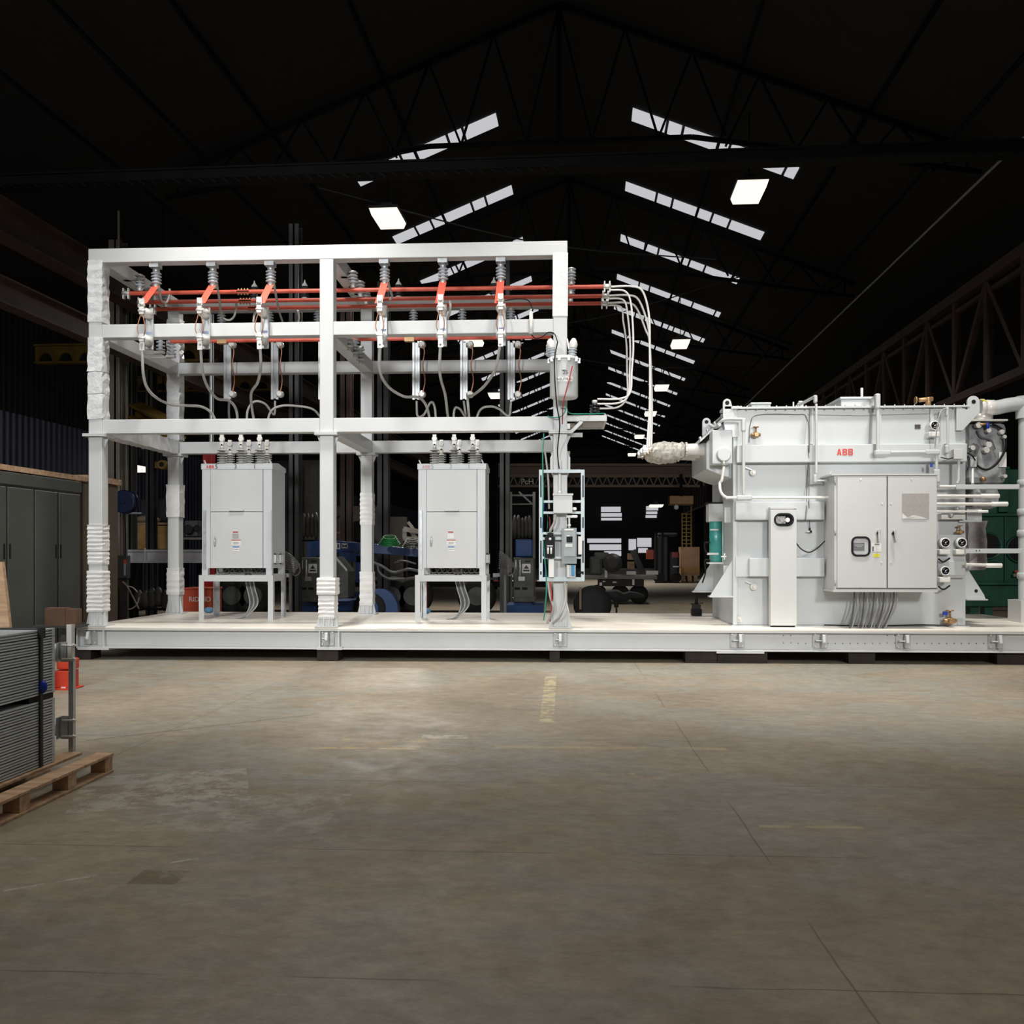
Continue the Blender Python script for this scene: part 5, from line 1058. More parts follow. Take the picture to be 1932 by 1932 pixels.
obj('meter_face', MB().pbox(1464, 1482, 974, 988, YN_-.027, .003), mat('mottled_meter', (.45, .45, .45), .4, 0, .3, 60, col2=(.1, .1, .1)), dn, bevel=.002); q = P(1486, 981, YN_-.027); obj('meter_light', MB().cyl(q, q+Vector((0, -.004, 0)), .034, 18), M_WHT, dn)
# breather on the far left edge of the tank
BR = thing('breather', 'teal silica cylinder breather under a white box left of the transformer', 'breather', P(1350, 1062, YT+1.0)); yb = YT+.9
obj('upper_box', MB().pbox(1337, 1365, 950, 984, yb, .3), M_CAB, BR, bevel=.01); obj('black_cap', MB().pbox(1335, 1366, 947, 950, yb-.01, .32), M_BLK, BR)
q0, q1 = P(1350.5, 984, yb+.12), P(1350.5, 1060, yb+.12); obj('cylinder', MB().cyl(q1, q0, .105, 24), M_TEAL, BR); obj('back_plate', MB().pbox(1340, 1365, 984, 1062, yb+.24, .02), M_BLK, BR)
obj('band', MB().pbox(1340, 1356, 998, 1001, yb-.0, .02).pbox(1334, 1356, 1043, 1047, yb, .02).pbox(1338, 1366, 1061, 1064, yb-.02, .3).pbox(1363, 1366, 984, 1062, yb, .02), M_WHT, BR, bevel=.003)
obj('drain_tube', MB().tube(spline([P(1340, 1024, yb), P(1330, 1024, yb), P(1330, 1035, yb), P(1334, 1045, yb)], 5), .012, 8).tube(spline([P(1340, 1057, yb), P(1330, 1058, yb), P(1331, 1080, yb), P(1325, 1100, yb)], 5), .012, 8), M_BLK, BR)
obj('side_plate', MB().pbox(1367, 1381, 957, 986, YT+.2, .02).pbox(1365, 1380, 1067, 1094, YT+.2, .02), M_CAB, BR)
q = P(1367, 1050, YT+.2); obj('wing_bolt', MB().box(q.x-.05, q.x+.03, q.y, q.y+.02, q.z-.01, q.z+.01).cyl(q+Vector((0, 0, -.05)), q+Vector((0, 0, .05)), .01, 8), M_WHT, BR)
JK = thing('screw_jack', 'small black screw jack block standing on the deck left of the transformer', 'jack', P(1315, 1160, 2.9))
yj = 2.9; jx = PX(1315, yj); obj('block', MB().box(jx-.085, jx+.085, yj, yj+.17, DZ, DZ+.12), M_BLK, JK, bevel=.004); obj('collar', MB().box(jx-.07, jx+.07, yj+.02, yj+.15, DZ+.12, DZ+.2), M_WOODD, JK); obj('screw', MB().cyl((jx, yj+.08, DZ+.2), (jx, yj+.08, DZ+.33), .028, 12).bar((jx-.1, yj+.08, DZ+.205), (jx+.12, yj+.08, DZ+.225), .015), M_BLK, JK)
# green machine behind
y = 5.2; GM = thing('cooling_unit', 'dark green machine with round fan openings behind the transformer', 'machine', P(1890, 1150, y))
gx0, gx1 = PX(1815, y), PX(1990, y)
obj('body', MB().box(gx0, gx1, y, y+1.8, .55, PZ(885, y, 1890)), M_GREENM, GM, bevel=.02)
mb = MB().pbox(1885, 1905, 900, 966, y-.1, .1).pbox(1896, 1899, 972, 1100, y-.06, .06).pbox(1818, 1990, 968, 974, y-.09, .09).pbox(1818, 1990, 1098, 1104, y-.09, .09).pbox(1897, 1906, 880, 885, y, .3); obj('rib', mb, M_GREENM, GM, bevel=.01)
for (px, py) in ((1862, 1030), (1922, 1036)):
    p = P(px, py, y); R_ = .27; n = 28; f = obj('fan_ring', MB().lathe(p, (0, -1, 0), [(0, R_), (.07, R_), (.09, R_*.94), (.02, R_*.86)], n), M_GREENM, GM)
    obj('fan_opening', MB().cyl(p+Vector((0, -.02, 0)), p+Vector((0, -.026, 0)), R_*.86, n), M_BLK, f)
for px in (1835, 1862, 1925): obj('leg', MB().box(PX(px, y), PX(px, y)+.16, y+.1, y+.3, 0, .56), M_GREENM, GM)
obj('base_rail', MB().box(gx0, gx1, y+.1, y+.3, .0, .06), M_GREENM, GM); obj('tag', MB().pbox(1912, 1930, 1082, 1088, y-.12, .02), M_TAN, GM); obj('tag', MB().pbox(1915, 1930, 1076, 1080, y-.12, .02), M_ORANGE, GM)
solo('plastic_sheet', MB().sleeve(PX(1828, 3.2), PX(1862, 3.2), 3.2, 3.5, PZ(1075, 3.2, 1845), PZ(984, 3.2, 1845), .12, .02), mat('dusty_plastic', (.50, .50, .54), .3, 0, .15, 5, col2=(.34, .30, .30)), 'crumpled grey plastic-wrapped bundle between the gauges and the green machine', 'bundle')
# ================================================================== LEFT FOREGROUND
def G(px, py):                                   # point on the hall floor seen at a pixel
    v = (HZ-py)/F; t = -CAMZ/v; u = (px-966)/F
    return Vector((t*(u*cos(TH)-sin(TH)), CAMY+t*(cos(TH)+u*sin(TH)), 0))
def onz(px, py, z):
    v = (HZ-py)/F; t = (z-CAMZ)/v; u = (px-966)/F
    return Vector((t*(u*cos(TH)-sin(TH)), CAMY+t*(cos(TH)+u*sin(TH)), z))
PH = .14
A = onz(215, 1420, PH); Bq = onz(0, 1514, PH)     # near top edge of the pallet
du = (A-Bq).normalized(); dv = Vector((-du.y, du.x, 0))
if dv.y < 0: dv = -dv
EU = A.copy(); EU.z = 0                           # near right corner; pallet runs along -du and back along dv
def L(u, v, z): return EU-du*u+dv*v+Vector((0, 0, z))
def pb(mb, u0, u1, v0, v1, z0, z1):
    vs = [L(u, v, z) for u in (u0, u1) for v in (v0, v1) for z in (z0, z1)]
    return mb.add(vs, [(0, 1, 3, 2), (4, 6, 7, 5), (0, 4, 5, 1), (2, 3, 7, 6), (0, 2, 6, 4), (1, 5, 7, 3)])
PLN, PWD = 2.3, 1.1
t = thing('pallet', 'worn wooden pallet under the grey grating stacks at lower left', 'pallet', L(PLN/2, PWD/2, 0))
for v in (0, .24, .48, .72, .98):
    obj('deck_board', pb(MB(), 0, PLN, v, v+.13, PH-.02, PH), M_WOOD, t, bevel=.003)
for v in (0, .48, .97):
    obj('bottom_board', pb(MB(), .0, PLN, v, v+.12, 0, .018), M_WOOD, t, bevel=.003)
    for u in (0.01, .52, 1.08, 1.62, 2.15): obj('block', pb(MB(), u, u+.11, v+.005, v+.115, .018, PH-.02), M_WOOD, t, bevel=.003)
# stacked gratings: ribbed panels; the stack runs along the pallet
SU = .40; SV0, SV1 = .13, .80; ng = 0
q = onz(103, 1437, PH)                            # right front corner of the stack on the pallet
rel = q-EU; SU = -rel.dot(du); SV0 = rel.dot(dv)
topz = CAMZ-(1184-HZ)/F*((q.y-CAMY)/(cos(TH)+(107-966)/F*sin(TH)))
NP = 16; gap = .035; hh = (topz-PH-gap)/NP
for k in range(NP):
    z0 = PH+k*hh+(gap if k >= NP//2 else 0)
    mb = MB(); pb(mb, SU+.0, SU+1.9, SV0+.022, SV0+.7, z0+.002, z0+hh-.002)
    for j in range(3): pb(mb, SU+.03, SU+1.9, SV0, SV0+.02, z0+.006+j*hh*.32, z0+.006+j*hh*.32+hh*.2)
    pb(mb, SU, SU+.035, SV0-.002, SV0+.702, z0+.002, z0+hh-.002)
    for j in range(3): pb(mb, SU-.008, SU, SV0+.02, SV0+.69, z0+.008+j*hh*.32, z0+.008+j*hh*.32+hh*.16)
    half = 'lower' if k < NP//2 else 'upper'; i = k % (NP//2)
    lab = 'grey ribbed metal panel in the %s strapped stack, %s' % (half, ('bottom one', 'second from its bottom', 'third from its bottom', 'fourth from its bottom', 'fourth from its top', 'third from its top', 'second from its top', 'top one')[i])
    solo('ribbed_panel', mb, M_PANEL, lab, 'metal panel', 'grey ribbed panels stacked on the pallet')
for u in (.0, 1.2):
    solo('spacer', pb(MB(), SU+u, SU+u+.30, SV0+.01, SV0+.69, PH+NP//2*hh, PH+NP//2*hh+gap-.001), M_BLK, 'black spacer filling the dark gap between the two panel stacks, %s one' % ('right' if u < 1 else 'left'), 'spacer')  # the shade of the gap is put into the spacers' black colour
us = .17; t = thing('strap', 'black lashing strap round the grey panel stacks', 'strap', L(SU+us, SV0, PH))
mb = MB(); pb(mb, SU+us, SU+us+.035, SV0-.014, SV0-.006, PH+.01, topz+.006); pb(mb, SU+us, SU+us+.035, SV0-.012, SV0+.70, topz+.002, topz+.008); pb(mb, SU+us-.01, SU+us+.045, SV0-.025, SV0+.0, topz-.06, topz+.012)
obj('webbing', mb, M_STRAP, t); obj('blue_buckle', MB().ball(L(SU+us+.015, SV0-.02, PH+.55), .032, 1, .7, 1.4), M_BLUE, t)
# vertical strut with clamps next to the stack
p0 = L(0, 0, 0); c = onz(136, 1418, PH); zt = CAMZ-(1178-HZ)/F*((c-Vector((0, CAMY, 0))).dot(Vector((-sin(TH), cos(TH), 0))))
t = thing('slotted_strut', 'upright slotted galvanised strut with clamps beside the panel stack', 'strut', c)
obj('channel', MB().box(c.x-.018, c.x+.018, c.y-.02, c.y+.02, PH, zt-.24), M_GALV, t, bevel=.002); obj('white_upper_channel', MB().box(c.x-.028, c.x+.012, c.y-.03, c.y+.02, zt-.27, zt), M_PORC, t, bevel=.003)
dd = (c-Vector((0, CAMY, 0))).dot(Vector((-sin(TH), cos(TH), 0)))
def cz(py): return CAMZ-(py-HZ)/F*dd
for (pa, pb_) in ((1212, 1248), (1353, 1393)):
    z0, z1 = cz(pb_), cz(pa); mb = MB().box(c.x-.1, c.x-.085, c.y-.04, c.y+.05, z0, z1).box(c.x-.1, c.x-.02, c.y+.035, c.y+.05, z0, z1).box(c.x-.07, c.x-.02, c.y-.03, c.y-.015, z0, z1)
    obj('clamp', mb, M_GALV, t); mb = MB()
    for z in (z0+.02, z1-.02): mb.cyl((c.x-.06, c.y-.03, z), (c.x+.045, c.y-.03, z), .008, 8).cyl((c.x+.02, c.y-.03, z), (c.x+.035, c.y-.03, z), .017, 6)
    obj('bolt', mb, M_ALU, t); obj('pipe_stub', MB().cyl((c.x-.16, c.y+.0, (z0+z1)/2), (c.x-.1, c.y, (z0+z1)/2), .06, 16), M_PANEL, t)
# red jack stand, cone and carton behind the stack
y = -3.1; rx0, rx1 = PX(104, y), PX(133, y)
t = thing('jack_stand', 'bright red steel stand behind the panel stack', 'stand', ((rx0+rx1)/2, y+.1, 0))
zz = lambda py: PZ(py, y, 118)
obj('body', MB().box(rx0-.02, rx1-.0, y, y+.2, .02, zz(1266)), M_REDM2 if 'M_REDM2' in globals() else mat('bright_red_paint', (.62, .05, .02), .45), t, bevel=.01)
obj('upper_body', MB().box(rx0+.0, rx1+.02, y+.02, y+.18, zz(1264), zz(1243)), mat('bright_red_paint', (.62, .05, .02), .45), t, bevel=.02); obj('foot', MB().box(rx0-.12, rx1+.03, y-.04, y+.26, 0, .02), mat('bright_red_paint', (.62, .05, .02), .45), t, bevel=.004)
obj('label_plate', MB().pbox(115, 124, 1296, 1299, y-.003, .002), M_WHT, t)
p = P(119, 1243, y+.1); obj('post', MB().lathe(p, (0, 0, 1), [(0, .06), (.10, .05), (.25, .035), (.28, .02)], 14), M_WOODD, t)
solo('carton', MB().pbox(84, 122, 1147, 1181, -.3, .2).pbox(122, 143, 1149, 1181, -.28, .18), M_CARD, 'open brown cardboard carton on the ledge left of the skid', 'box', bevel=.004)
solo('work_table', MB().pbox(60, 143, 1181, 1185, -.4, .8).pbox(62, 66, 1185, 1250, -.3, .06).pbox(137, 140, 1185, 1250, .1, .06).box(PX(62, -.3), PX(66, -.3), -.3, -.24, 0, .3).box(PX(137, .1), PX(140, .1), .1, .16, 0, .3), M_DARKG, 'low dark bench holding the carton left of the skid', 'bench')
# olive cabinets on the left
X = -8.58; hb = lambda px: BP(px, HZ, 1)
def hy(px):                                       # distance along the hall where the pixel column meets x = X
    ph = TH+BETA; u = (px-966)/F; return X*(cos(ph)+u*sin(ph))/(u*cos(ph)-sin(ph))
t = thing('steel_lockers', 'row of tall olive-grey steel cabinets along the left', 'cabinet', B(X-.5, 14, 0))
y0, y1 = 12.2, hy(151); zt = 2.72; zc_ = 2.80
obj('body', MB().box(X-.9, X, y0, y1, 0, zc_), M_LOCK, t, xf=B, bevel=.004)
obj('top_fascia', MB().box(X, X+.03, y0, y1, zt-.1, zc_), M_LOCK, t, xf=B, bevel=.004)
es = [12.25, 12.75, hy(0)-.12, hy(10), hy(62), hy(107), hy(150)]
for k in range(len(es)-1):
    d = obj('door', MB().box(X, X+.028, es[k]+.025, es[k+1]-.025, .12, zt-.14), M_LOCK, t, xf=B, bevel=.006)
    w_ = .05; near = k % 2 == 1
    for yy in ([es[k]+.07] if k % 2 else [es[k+1]-.07]):
        obj('handle_slot', MB().box(X+.028, X+.032, yy-.02, yy+.02, 1.52, 1.74), M_BLK, d, xf=B)
obj('plinth', MB().box(X-.02, X+.01, y0, y1, 0, .1), M_BLK, t, xf=B)
t = solo('plank', MB().box(X-.28, X+.04, 12.2, hy(161), zc_+.02, zc_+.10), M_WOOD, 'pale wooden board lying along the top of the olive cabinets', 'board', xf=B)
solo('plank', MB().box(X-.3, X+.03, hy(161)+.02, hy(226), zc_+.04, zc_+.14), M_WOOD, 'pale wooden board end just right of the left front post', 'board', xf=B)
solo('cabinet', MB().box(X-.9, X, hy(151)+.1, hy(222), 0, zc_+.03), mat('brown_ribbed_side', (.10, .075, .05), .6), 'brown cabinet side seen just right of the left front post', 'cabinet', xf=B)
mb = MB(); mb.prism([P(-12, 1060, -4), P(4, 1060, -4), P(17, 1175, -4), (PX(30, -4), -4, .0), (PX(-20, -4), -4, .0)], (0, .05, 0))
solo('leaning_board', mb, M_WOOD, 'raw wooden board leaning at the left edge behind the panel stack', 'board')
# ================================================================== BACKGROUND BEHIND THE FRAME
y = 6.2; p = P(238, 947, y)
t = thing('hose_reel', 'round dark blue hose reel on the column behind the left bay', 'reel', p)
obj('drum', MB().lathe(p+Vector((0, .1, 0)), (0, -1, 0), [(0, .24), (.02, .25), (.04, .25), (.05, .15), (.18, .15), (.19, .25), (.22, .25), (.23, .22)], 30), M_DRUM, t)
obj('hub', MB().cyl(p+Vector((0, -.16, 0)), p+Vector((0, -.12, 0)), .05, 12).bar(p+Vector((0, -.14, 0)), p+Vector((-.14, -.14, -.1)), .012), M_DRUM, t); obj('bracket', MB().box(p.x-.3, p.x, p.y+.1, p.y+.14, p.z-.04, p.z+.04).bar(p+Vector((0, 0, -.24)), p+Vector((.3, .1, -.24)), .04), M_DRUM, t)
cable([(236, 967, 6.2), (237, 1010, 6.2), (236, 1050, 6.2)], .012, M_BLK, 'black cable hanging from the blue hose reel', 'cable')
y = 5.6; t = thing('disconnect_box', 'dark grey switch box with red tag below the hose reel', 'box', P(228, 1090, y))
obj('box_body', MB().pbox(217, 240, 1048, 1091, y, .15), M_DARKG, t, bevel=.006); obj('label_plate', MB().pbox(233, 239, 1056, 1066, y-.006, .005), M_ORANGE, t); obj('lever', MB().pbox(233.5, 237.5, 1064, 1086, y-.02, .015), M_GALV, t); obj('pedestal', MB().box(PX(219, y), PX(238, y), y+.05, y+.12, 0, PZ(1091, y, 228)), M_WOODD, t)
t = thing('welding_cart', 'dark cart with valve and coiled hose behind the left post', 'cart', P(212, 1150, 5.4)); y = 5.4
obj('body', MB().box(PX(200, y), PX(214, y), y, y+.3, 0, PZ(1110, y, 207)), M_WOODD, t, bevel=.01); obj('valve', MB().cyl(P(207, 1108, y), P(207, 1090, y), .04, 12).ball(P(207, 1100, y), .07), M_BRASS, t); obj('hose_coil', MB().tube(spline([P(240+22*cos(a), 1128+22*sin(a), y+.3) for a in [k*pi/6 for k in range(12)]], 3), .012, 6), M_CBL, t)
cable([(231, 1098, 5.3), (238, 1104, 5.3), (250, 1125, 5.2), (262, 1149, 5.1)], .016, M_TAN, 'pale wire slanting down behind the left bay', 'wire')
y = 12; t = thing('plywood_crate', 'yellow plywood crate behind the left bay', 'crate', P(285, 1040, y))
obj('panel', MB().pbox(258, 296, 990, 1036, y, .6).pbox(297, 317, 992, 1036, y, .6), M_PLY, t, bevel=.01); obj('stand', MB().box(PX(260, y), PX(266, y), y, y+.1, 0, PZ(1036, y, 262)).box(PX(308, y), PX(314, y), y, y+.1, 0, PZ(1036, y, 310)).box(PX(260, y), PX(314, y), y, y+.5, PZ(1040, y), PZ(1036, y)), M_DARK, t); obj('batten', MB().pbox(256, 317, 986, 990, y-.03, .6), M_WOOD, t); obj('dark_load', MB().pbox(262, 316, 940, 985, y+.1, .4), mat('dark_tarpaulin', (.02, .02, .026), .6, bump=.6, bscale=6), t, bevel=.08)
solo('wrapped_load', MB().ball(P(281, 980, 12.2), .42, 1, .6, .3, 10, 6, .12), mat('pale_wrapping', (.36, .27, .20), .6), 'pale wrapped bundle on top of the plywood crate', 'bundle')
y = 8.6; t = thing('steel_beam', 'long pale grey steel beam resting across stands behind the left bay', 'beam', P(300, 1065, y))
obj('beam_body', MB().pbox(231, 384, 1041, 1057, y, .2).pbox(231, 384, 1037, 1041, y-.06, .32).pbox(231, 384, 1057, 1062, y-.06, .32), mat('dull_pale_paint', (.60, .61, .64), .5), t, bevel=.004)
obj('stand', MB().box(PX(245, y), PX(252, y), y, y+.2, 0, PZ(1062, y, 250)).box(PX(370, y), PX(376, y), y, y+.2, 0, PZ(1062, y, 372)), M_DARK, t)
solo('tie_strap', MB().pbox(272, 275, 1034, 1062, y-.075, .01).pbox(321, 324, 1034, 1062, y-.075, .01), M_PORC, 'pale ties over the long grey beam', 'strap')
y = 9.5; p = P(308, 877, y); t = thing('chain_hoist', 'small yellow hoist motor hanging behind the left rear post', 'hoist', p)
obj('motor', MB().cyl(p+Vector((0, -.1, 0)), p+Vector((0, .25, 0)), .12, 16).box(p.x-.22, p.x, p.y, p.y+.15, p.z-.08, p.z+.08), M_CRANE, t); obj('hub', MB().cyl(p+Vector((0, -.13, 0)), p+Vector((0, -.1, 0)), .06, 12), M_BLK, t); obj('hanger', MB().bar(p, p+Vector((0, 0, 6.9)), .03), M_DARK, t)
t = thing('lathe', 'small grey bench motor right of the left rear post', 'machine', P(362, 1040, 10)); y = 10
obj('body', MB().pbox(348, 372, 982, 1012, y, .4), M_CAST, t, bevel=.02); obj('motor', MB().cyl(P(355, 999, y-.2), P(355, 999, y+.1), .12, 16).cyl(P(372, 997, y-.2), P(372, 997, y+.1), .09, 16), M_BLK, t); obj('bench', MB().pbox(345, 384, 1014, 1018, y-.2, .7), M_TAN, t); obj('leg', MB().box(PX(350, y), PX(354, y), y, y+.06, 0, PZ(1018, y, 352)).box(PX(378, y), PX(382, y), y, y+.06, 0, PZ(1018, y, 380)), M_DARK, t)
y = 4.6; t = thing('tool_chest', 'orange-red steel tool chest behind the left breaker', 'tool chest', (PX(375, y), y+.3, 0)); x0, x1 = PX(343, y), PX(398, y); z0, z1 = .02, PZ(1112, y, 360)
obj('chest', MB().box(x0, x1, y, y+.6, z0, z1), M_ORANGE, t, bevel=.01); obj('lid', MB().box(x0-.01, x1+.01, y-.02, y+.62, z1, z1+.03), M_ORANGE, t, bevel=.006)
letters('RIDGID', .135, (PX(356, y), y-.004, PZ(1131, y, 370)), M_PORC, t, .004, align='LEFT')
for k, px in enumerate((391, 800)):
    y = 5.5; x = PX(px, y); m = M_REDM
    if k == 0: solo('red_column', MB().box(x-.1, x+.1, y, y+.2, 0, PZ(842, y, px)), m, 'bright red steel column behind the left edge of the left breaker', 'column', bevel=.01)
    else: solo('red_column', MB().box(x-.1, x+.05, y, y+.2, 0, PZ(1040, y, px)), m, 'bright red steel column seen between the legs of the right breaker', 'column', bevel=.01)
    q = onz(px+4, 1150, DZ+.06); q = Vector((PX(px+4, 3.3), 3.3, DZ+.05)); solo('rag', MB().ball(q, .08, 1.1, .8, .65, 12, 8, .18), mat('light_blue_cloth', (.10, .26, .42), .7), 'crumpled light blue rag on the deck beside the %s red column' % ('left', 'right')[k], 'rag')
# boom lift
y = 7.2; t = thing('boom_lift', 'blue boom lift machine parked behind the middle of the frame', 'lift', (PX(640, y), y+.8, 0))
bz = lambda py: PZ(py, y, 660)
mb = MB(); mb.prism([(PX(568, y), y+.5, bz(1052)), (PX(568, y), y+.5, bz(1022)), (PX(600, y), y+.5, bz(1018)), (PX(700, y), y+.5, bz(1026)), (PX(725, y), y+.5, bz(1030)), (PX(792, y), y+.5, bz(1036)), (PX(792, y), y+.5, bz(1052)), (PX(725, y), y+.5, bz(1046)), (PX(640, y), y+.5, bz(1040))], (0, .35, 0)); obj('boom', mb, M_BLUEM, t, bevel=.01)
mb = MB(); mb.prism([(PX(632, y), y+.4, bz(1055)), (PX(632, y), y+.4, bz(1040)), (PX(690, y), y+.4, bz(1046)), (PX(690, y), y+.4, bz(1066))], (0, .3, 0)); mb.box(PX(664, y), PX(690, y), y+.4, y+.7, bz(1100), bz(1048)); mb.box(PX(655, y), PX(690, y), y+.3, y+.7, bz(1128), bz(1118)); obj('lower_arm', mb, M_BLUEM, t, bevel=.01)
mb = MB().box(PX(554, y), PX(726, y), y-.1, y+1.4, .30, .52); obj('chassis', mb, M_BLUEM, t, bevel=.03)
obj('hydraulic_hose', MB().tube(spline([P(700, 1060, y), P(720, 1068, y), P(742, 1080, y), P(770, 1074, y), P(790, 1078, y)], 6), .03, 8).tube(spline([P(712, 1062, y), P(716, 1080, y), P(735, 1092, y), P(765, 1092, y)], 6), .025, 8).tube(spline([P(745, 1062, y+.1), P(760, 1058, y), P(785, 1064, y)], 6), .02, 8), M_CBLD, t)
for (px, yy) in ((585, y-.2), (700, y-.2), (585, y+1.3), (712, y+1.3)): w_ = obj('wheel', MB().lathe((PX(px, yy), yy-.12, .38), (0, 1, 0), [(0, .3), (.03, .38), (.21, .38), (.24, .3)], 24), M_RUB, t); obj('rim', MB().cyl((PX(px, yy), yy-.15, .38), (PX(px, yy), yy-.1, .38), .2, 16), M_BLUEM, w_)
obj('fender', MB().lathe((PX(718, y), y-.3, .38), (0, 1, 0), [(0, .44), (.3, .44)], 24), M_BLUEM, t)
obj('decal', MB().box(PX(635, y+.5), PX(642, y+.5), y+.48, y+.498, bz(1036), bz(1024)).box(PX(645, y+.5), PX(656, y+.5), y+.48, y+.498, bz(1034), bz(1025)), M_WHT, t)
obj('decal_mark', MB().box(PX(637, y+.5), PX(640, y+.5), y+.475, y+.479, bz(1034), bz(1026)).add([(PX(646, y+.5), y+.476, bz(1026)), (PX(650.5, y+.5), y+.476, bz(1029)), (PX(655, y+.5), y+.476, bz(1026)), (PX(655, y+.5), y+.476, bz(1033)), (PX(650.5, y+.5), y+.476, bz(1031)), (PX(646, y+.5), y+.476, bz(1033))], [(0, 1, 2, 3, 4, 5)]), M_INK, t)
def counterweight(par, a, b_, sign=True):
    yy = 6.3; c = obj('counterweight', MB().box(PX(a, yy), PX(b_, yy), yy, yy+.9, bz2(1133, yy), bz2(1052, yy)).box(PX(a, yy)-.02, PX(b_, yy)+.02, yy-.03, yy+.9, bz2(1136, yy), bz2(1126, yy)), M_CAST, par, bevel=.03)
    obj('slot_hole', MB().pbox(a+3, a+13, 1108, 1113, yy-.004, .003).pbox(a+17, a+27, 1108, 1113, yy-.004, .003).pbox(a+22, a+33, 1058, 1060, yy-.004, .003), M_BLK, c); obj('lifting_bar', MB().cyl(P(a+13, 1088, yy-.04), P(a+13, 1056, yy-.04), .03, 10).cyl(P(a+5, 1075, yy-.03), P(a+5, 1056, yy-.03), .03, 10).pbox(a+10, a+22, 1088, 1096, yy-.05, .04), M_GALV, c)
    obj('warning_plate', MB().pbox(a+17, a+33, 1064, 1081, yy-.006, .004), M_WHT, c); p = [P(a+25, 1066, yy-.008), P(a+30, 1073, yy-.008), P(a+20, 1073, yy-.008)]; obj('warning_mark', MB().prism(p, (0, -.002, 0)).pbox(a+19, a+31, 1075, 1078, yy-.01, .003), M_INK, c); return c
def bz2(py, yy): return PZ(py, yy, 600)
counterweight(t, 565, 604)
yy = 6.0; mb = MB(); mb.prism([P(630, 1132, yy), P(630, 1052, yy), P(634, 1050, yy), P(657, 1078, yy), P(657, 1128, yy)], (0, .7, 0)); hc = obj('engine_cover', mb, M_CAST, t, bevel=.015)
mb = MB(); mb.prism([P(632, 1054, yy-.01), P(635, 1051, yy-.01), P(655, 1074, yy-.01), P(654, 1078, yy-.01)], (0, .01, 0)); obj('cover_trim', mb, M_GALV, hc); [letters(ch, .11, (PX(645, yy), yy-.004, bz2(1084+8*k, yy)), mat('faint_grey_letters', (.2, .2, .2), .5), t) for k, ch in enumerate('Genie')]
t.children[-1].rotation_euler = (0, 0, 0)
y = 6.3; t = thing('counterweight_block', 'second grey cast machine block with warning plate, right of the right breaker', 'machine', (PX(980, y), y+.5, 0))
counterweight(t, 968, 1008); obj('skid_base', MB().box(PX(955, y), PX(1025, y), y-.1, y+1.2, .3, .5).box(PX(970, y), PX(1004, y), y+.05, y+.8, .5, bz2(1136, y)).box(PX(960, y), PX(975, y), y, y+.2, 0, .3).box(PX(1000, y), PX(1015, y), y, y+.2, 0, .3), M_BLUEM, t); obj('blue_top', MB().pbox(972, 1004, 1018, 1051, y+.3, .4), M_BLUEM, t, bevel=.03)
t = thing('door_frame', 'pale steel frame standing behind the right breaker', 'frame', P(985, 1040, 9)); y = 9
obj('upright', MB().pbox(961, 966, 928, 1036, y, .1).pbox(1005, 1010, 928, 1135, y, .1).box(PX(961, y), PX(966, y), y, y+.1, 0, PZ(1036, y, 963)), mat('dull_frame_paint', (.20, .195, .185), .5), t); obj('rail', MB().pbox(966, 1005, 933, 936, y, .1).pbox(966, 1005, 950, 952, y, .1), MATS['dull_frame_paint'], t); obj('brace', MB().bar(P(979, 928, y), P(1004, 951, y), .04), MATS['dull_frame_paint'], t)
for k, (x_, Yq) in enumerate(((540, 5.2), (945, 5.2))):
    mb = MB()
    for j in range(9): mb.tube(spline([P(x_-3, 1040+4*j, Yq), P(x_+12, 1050+3.5*j, Yq-.05*j), P(x_+26-1.5*j, 1066+2.2*j, Yq-.05*j)], 6), .014, 6)
    mb.bar(P(x_+8, 1060, Yq), (PX(x_+8, Yq), Yq, 0), .05); mb.tube(spline([P(x_+24, 1065, Yq-.3), P(x_+26, 1078, Yq-.3), P(x_+18, 1086, Yq-.3), P(x_+12, 1082, Yq-.3), P(x_+20, 1072, Yq-.3)], 6), .014, 6)
    tag(obj('cable_bundle', mb, mat('bundle_grey', (.16, .16, .16), .5), None, P(x_, 1060, Yq)), 'bundle of grey cables bulging out right of the %s breaker cabinet' % ('left', 'right')[k], 'cable bundle', kind='stuff')
y = 10.5; t = thing('flatbed_trailer', 'long dark flatbed trailer with red and white stripe behind the frame', 'trailer', (PX(720, y), y+1, 0))
obj('bed', MB().box(PX(384, y), PX(1030, y), y, y+2.2, PZ(1108, y), PZ(1094, y)), M_DARK, t); x0, x1 = PX(384, y), PX(1030, y); n = 40
ra, wa = MB(), MB()
for k in range(n):
    a = x0+(x1-x0)*k/n; (ra if k % 3 else wa).box(a, a+(x1-x0)/n*(.98 if k % 3 else .6), y-.012, y-.002, PZ(1097, y), PZ(1094.5, y))
obj('red_stripe', ra, M_REDM, t); obj('white_stripe', wa, M_GALV, t)
obj('pale_rail', MB().pbox(384, 570, 1082, 1089, y-.3, .1).pbox(930, 972, 1082, 1089, y-.3, .1), mat('dull_pale_paint', (.60, .61, .64), .5), t); obj('rail_post', MB().pbox(560, 564, 1088, 1096, y-.3, .3).pbox(400, 404, 1088, 1096, y-.3, .3).pbox(940, 944, 1088, 1096, y-.3, .3), M_DARK, t)
for px in (440, 480, 740, 780, 900): w_ = obj('wheel', MB().lathe((PX(px, y), y-.1, .5), (0, 1, 0), [(0, .4), (.03, .5), (.25, .5), (.28, .4)], 24), M_RUB, t); obj('rim', MB().cyl((PX(px, y), y-.14, .5), (PX(px, y), y-.08, .5), .25, 16), M_CAST, w_)
for k in range(6): q = P(735, 1022-k*2.5, 6.9)
mb = MB()
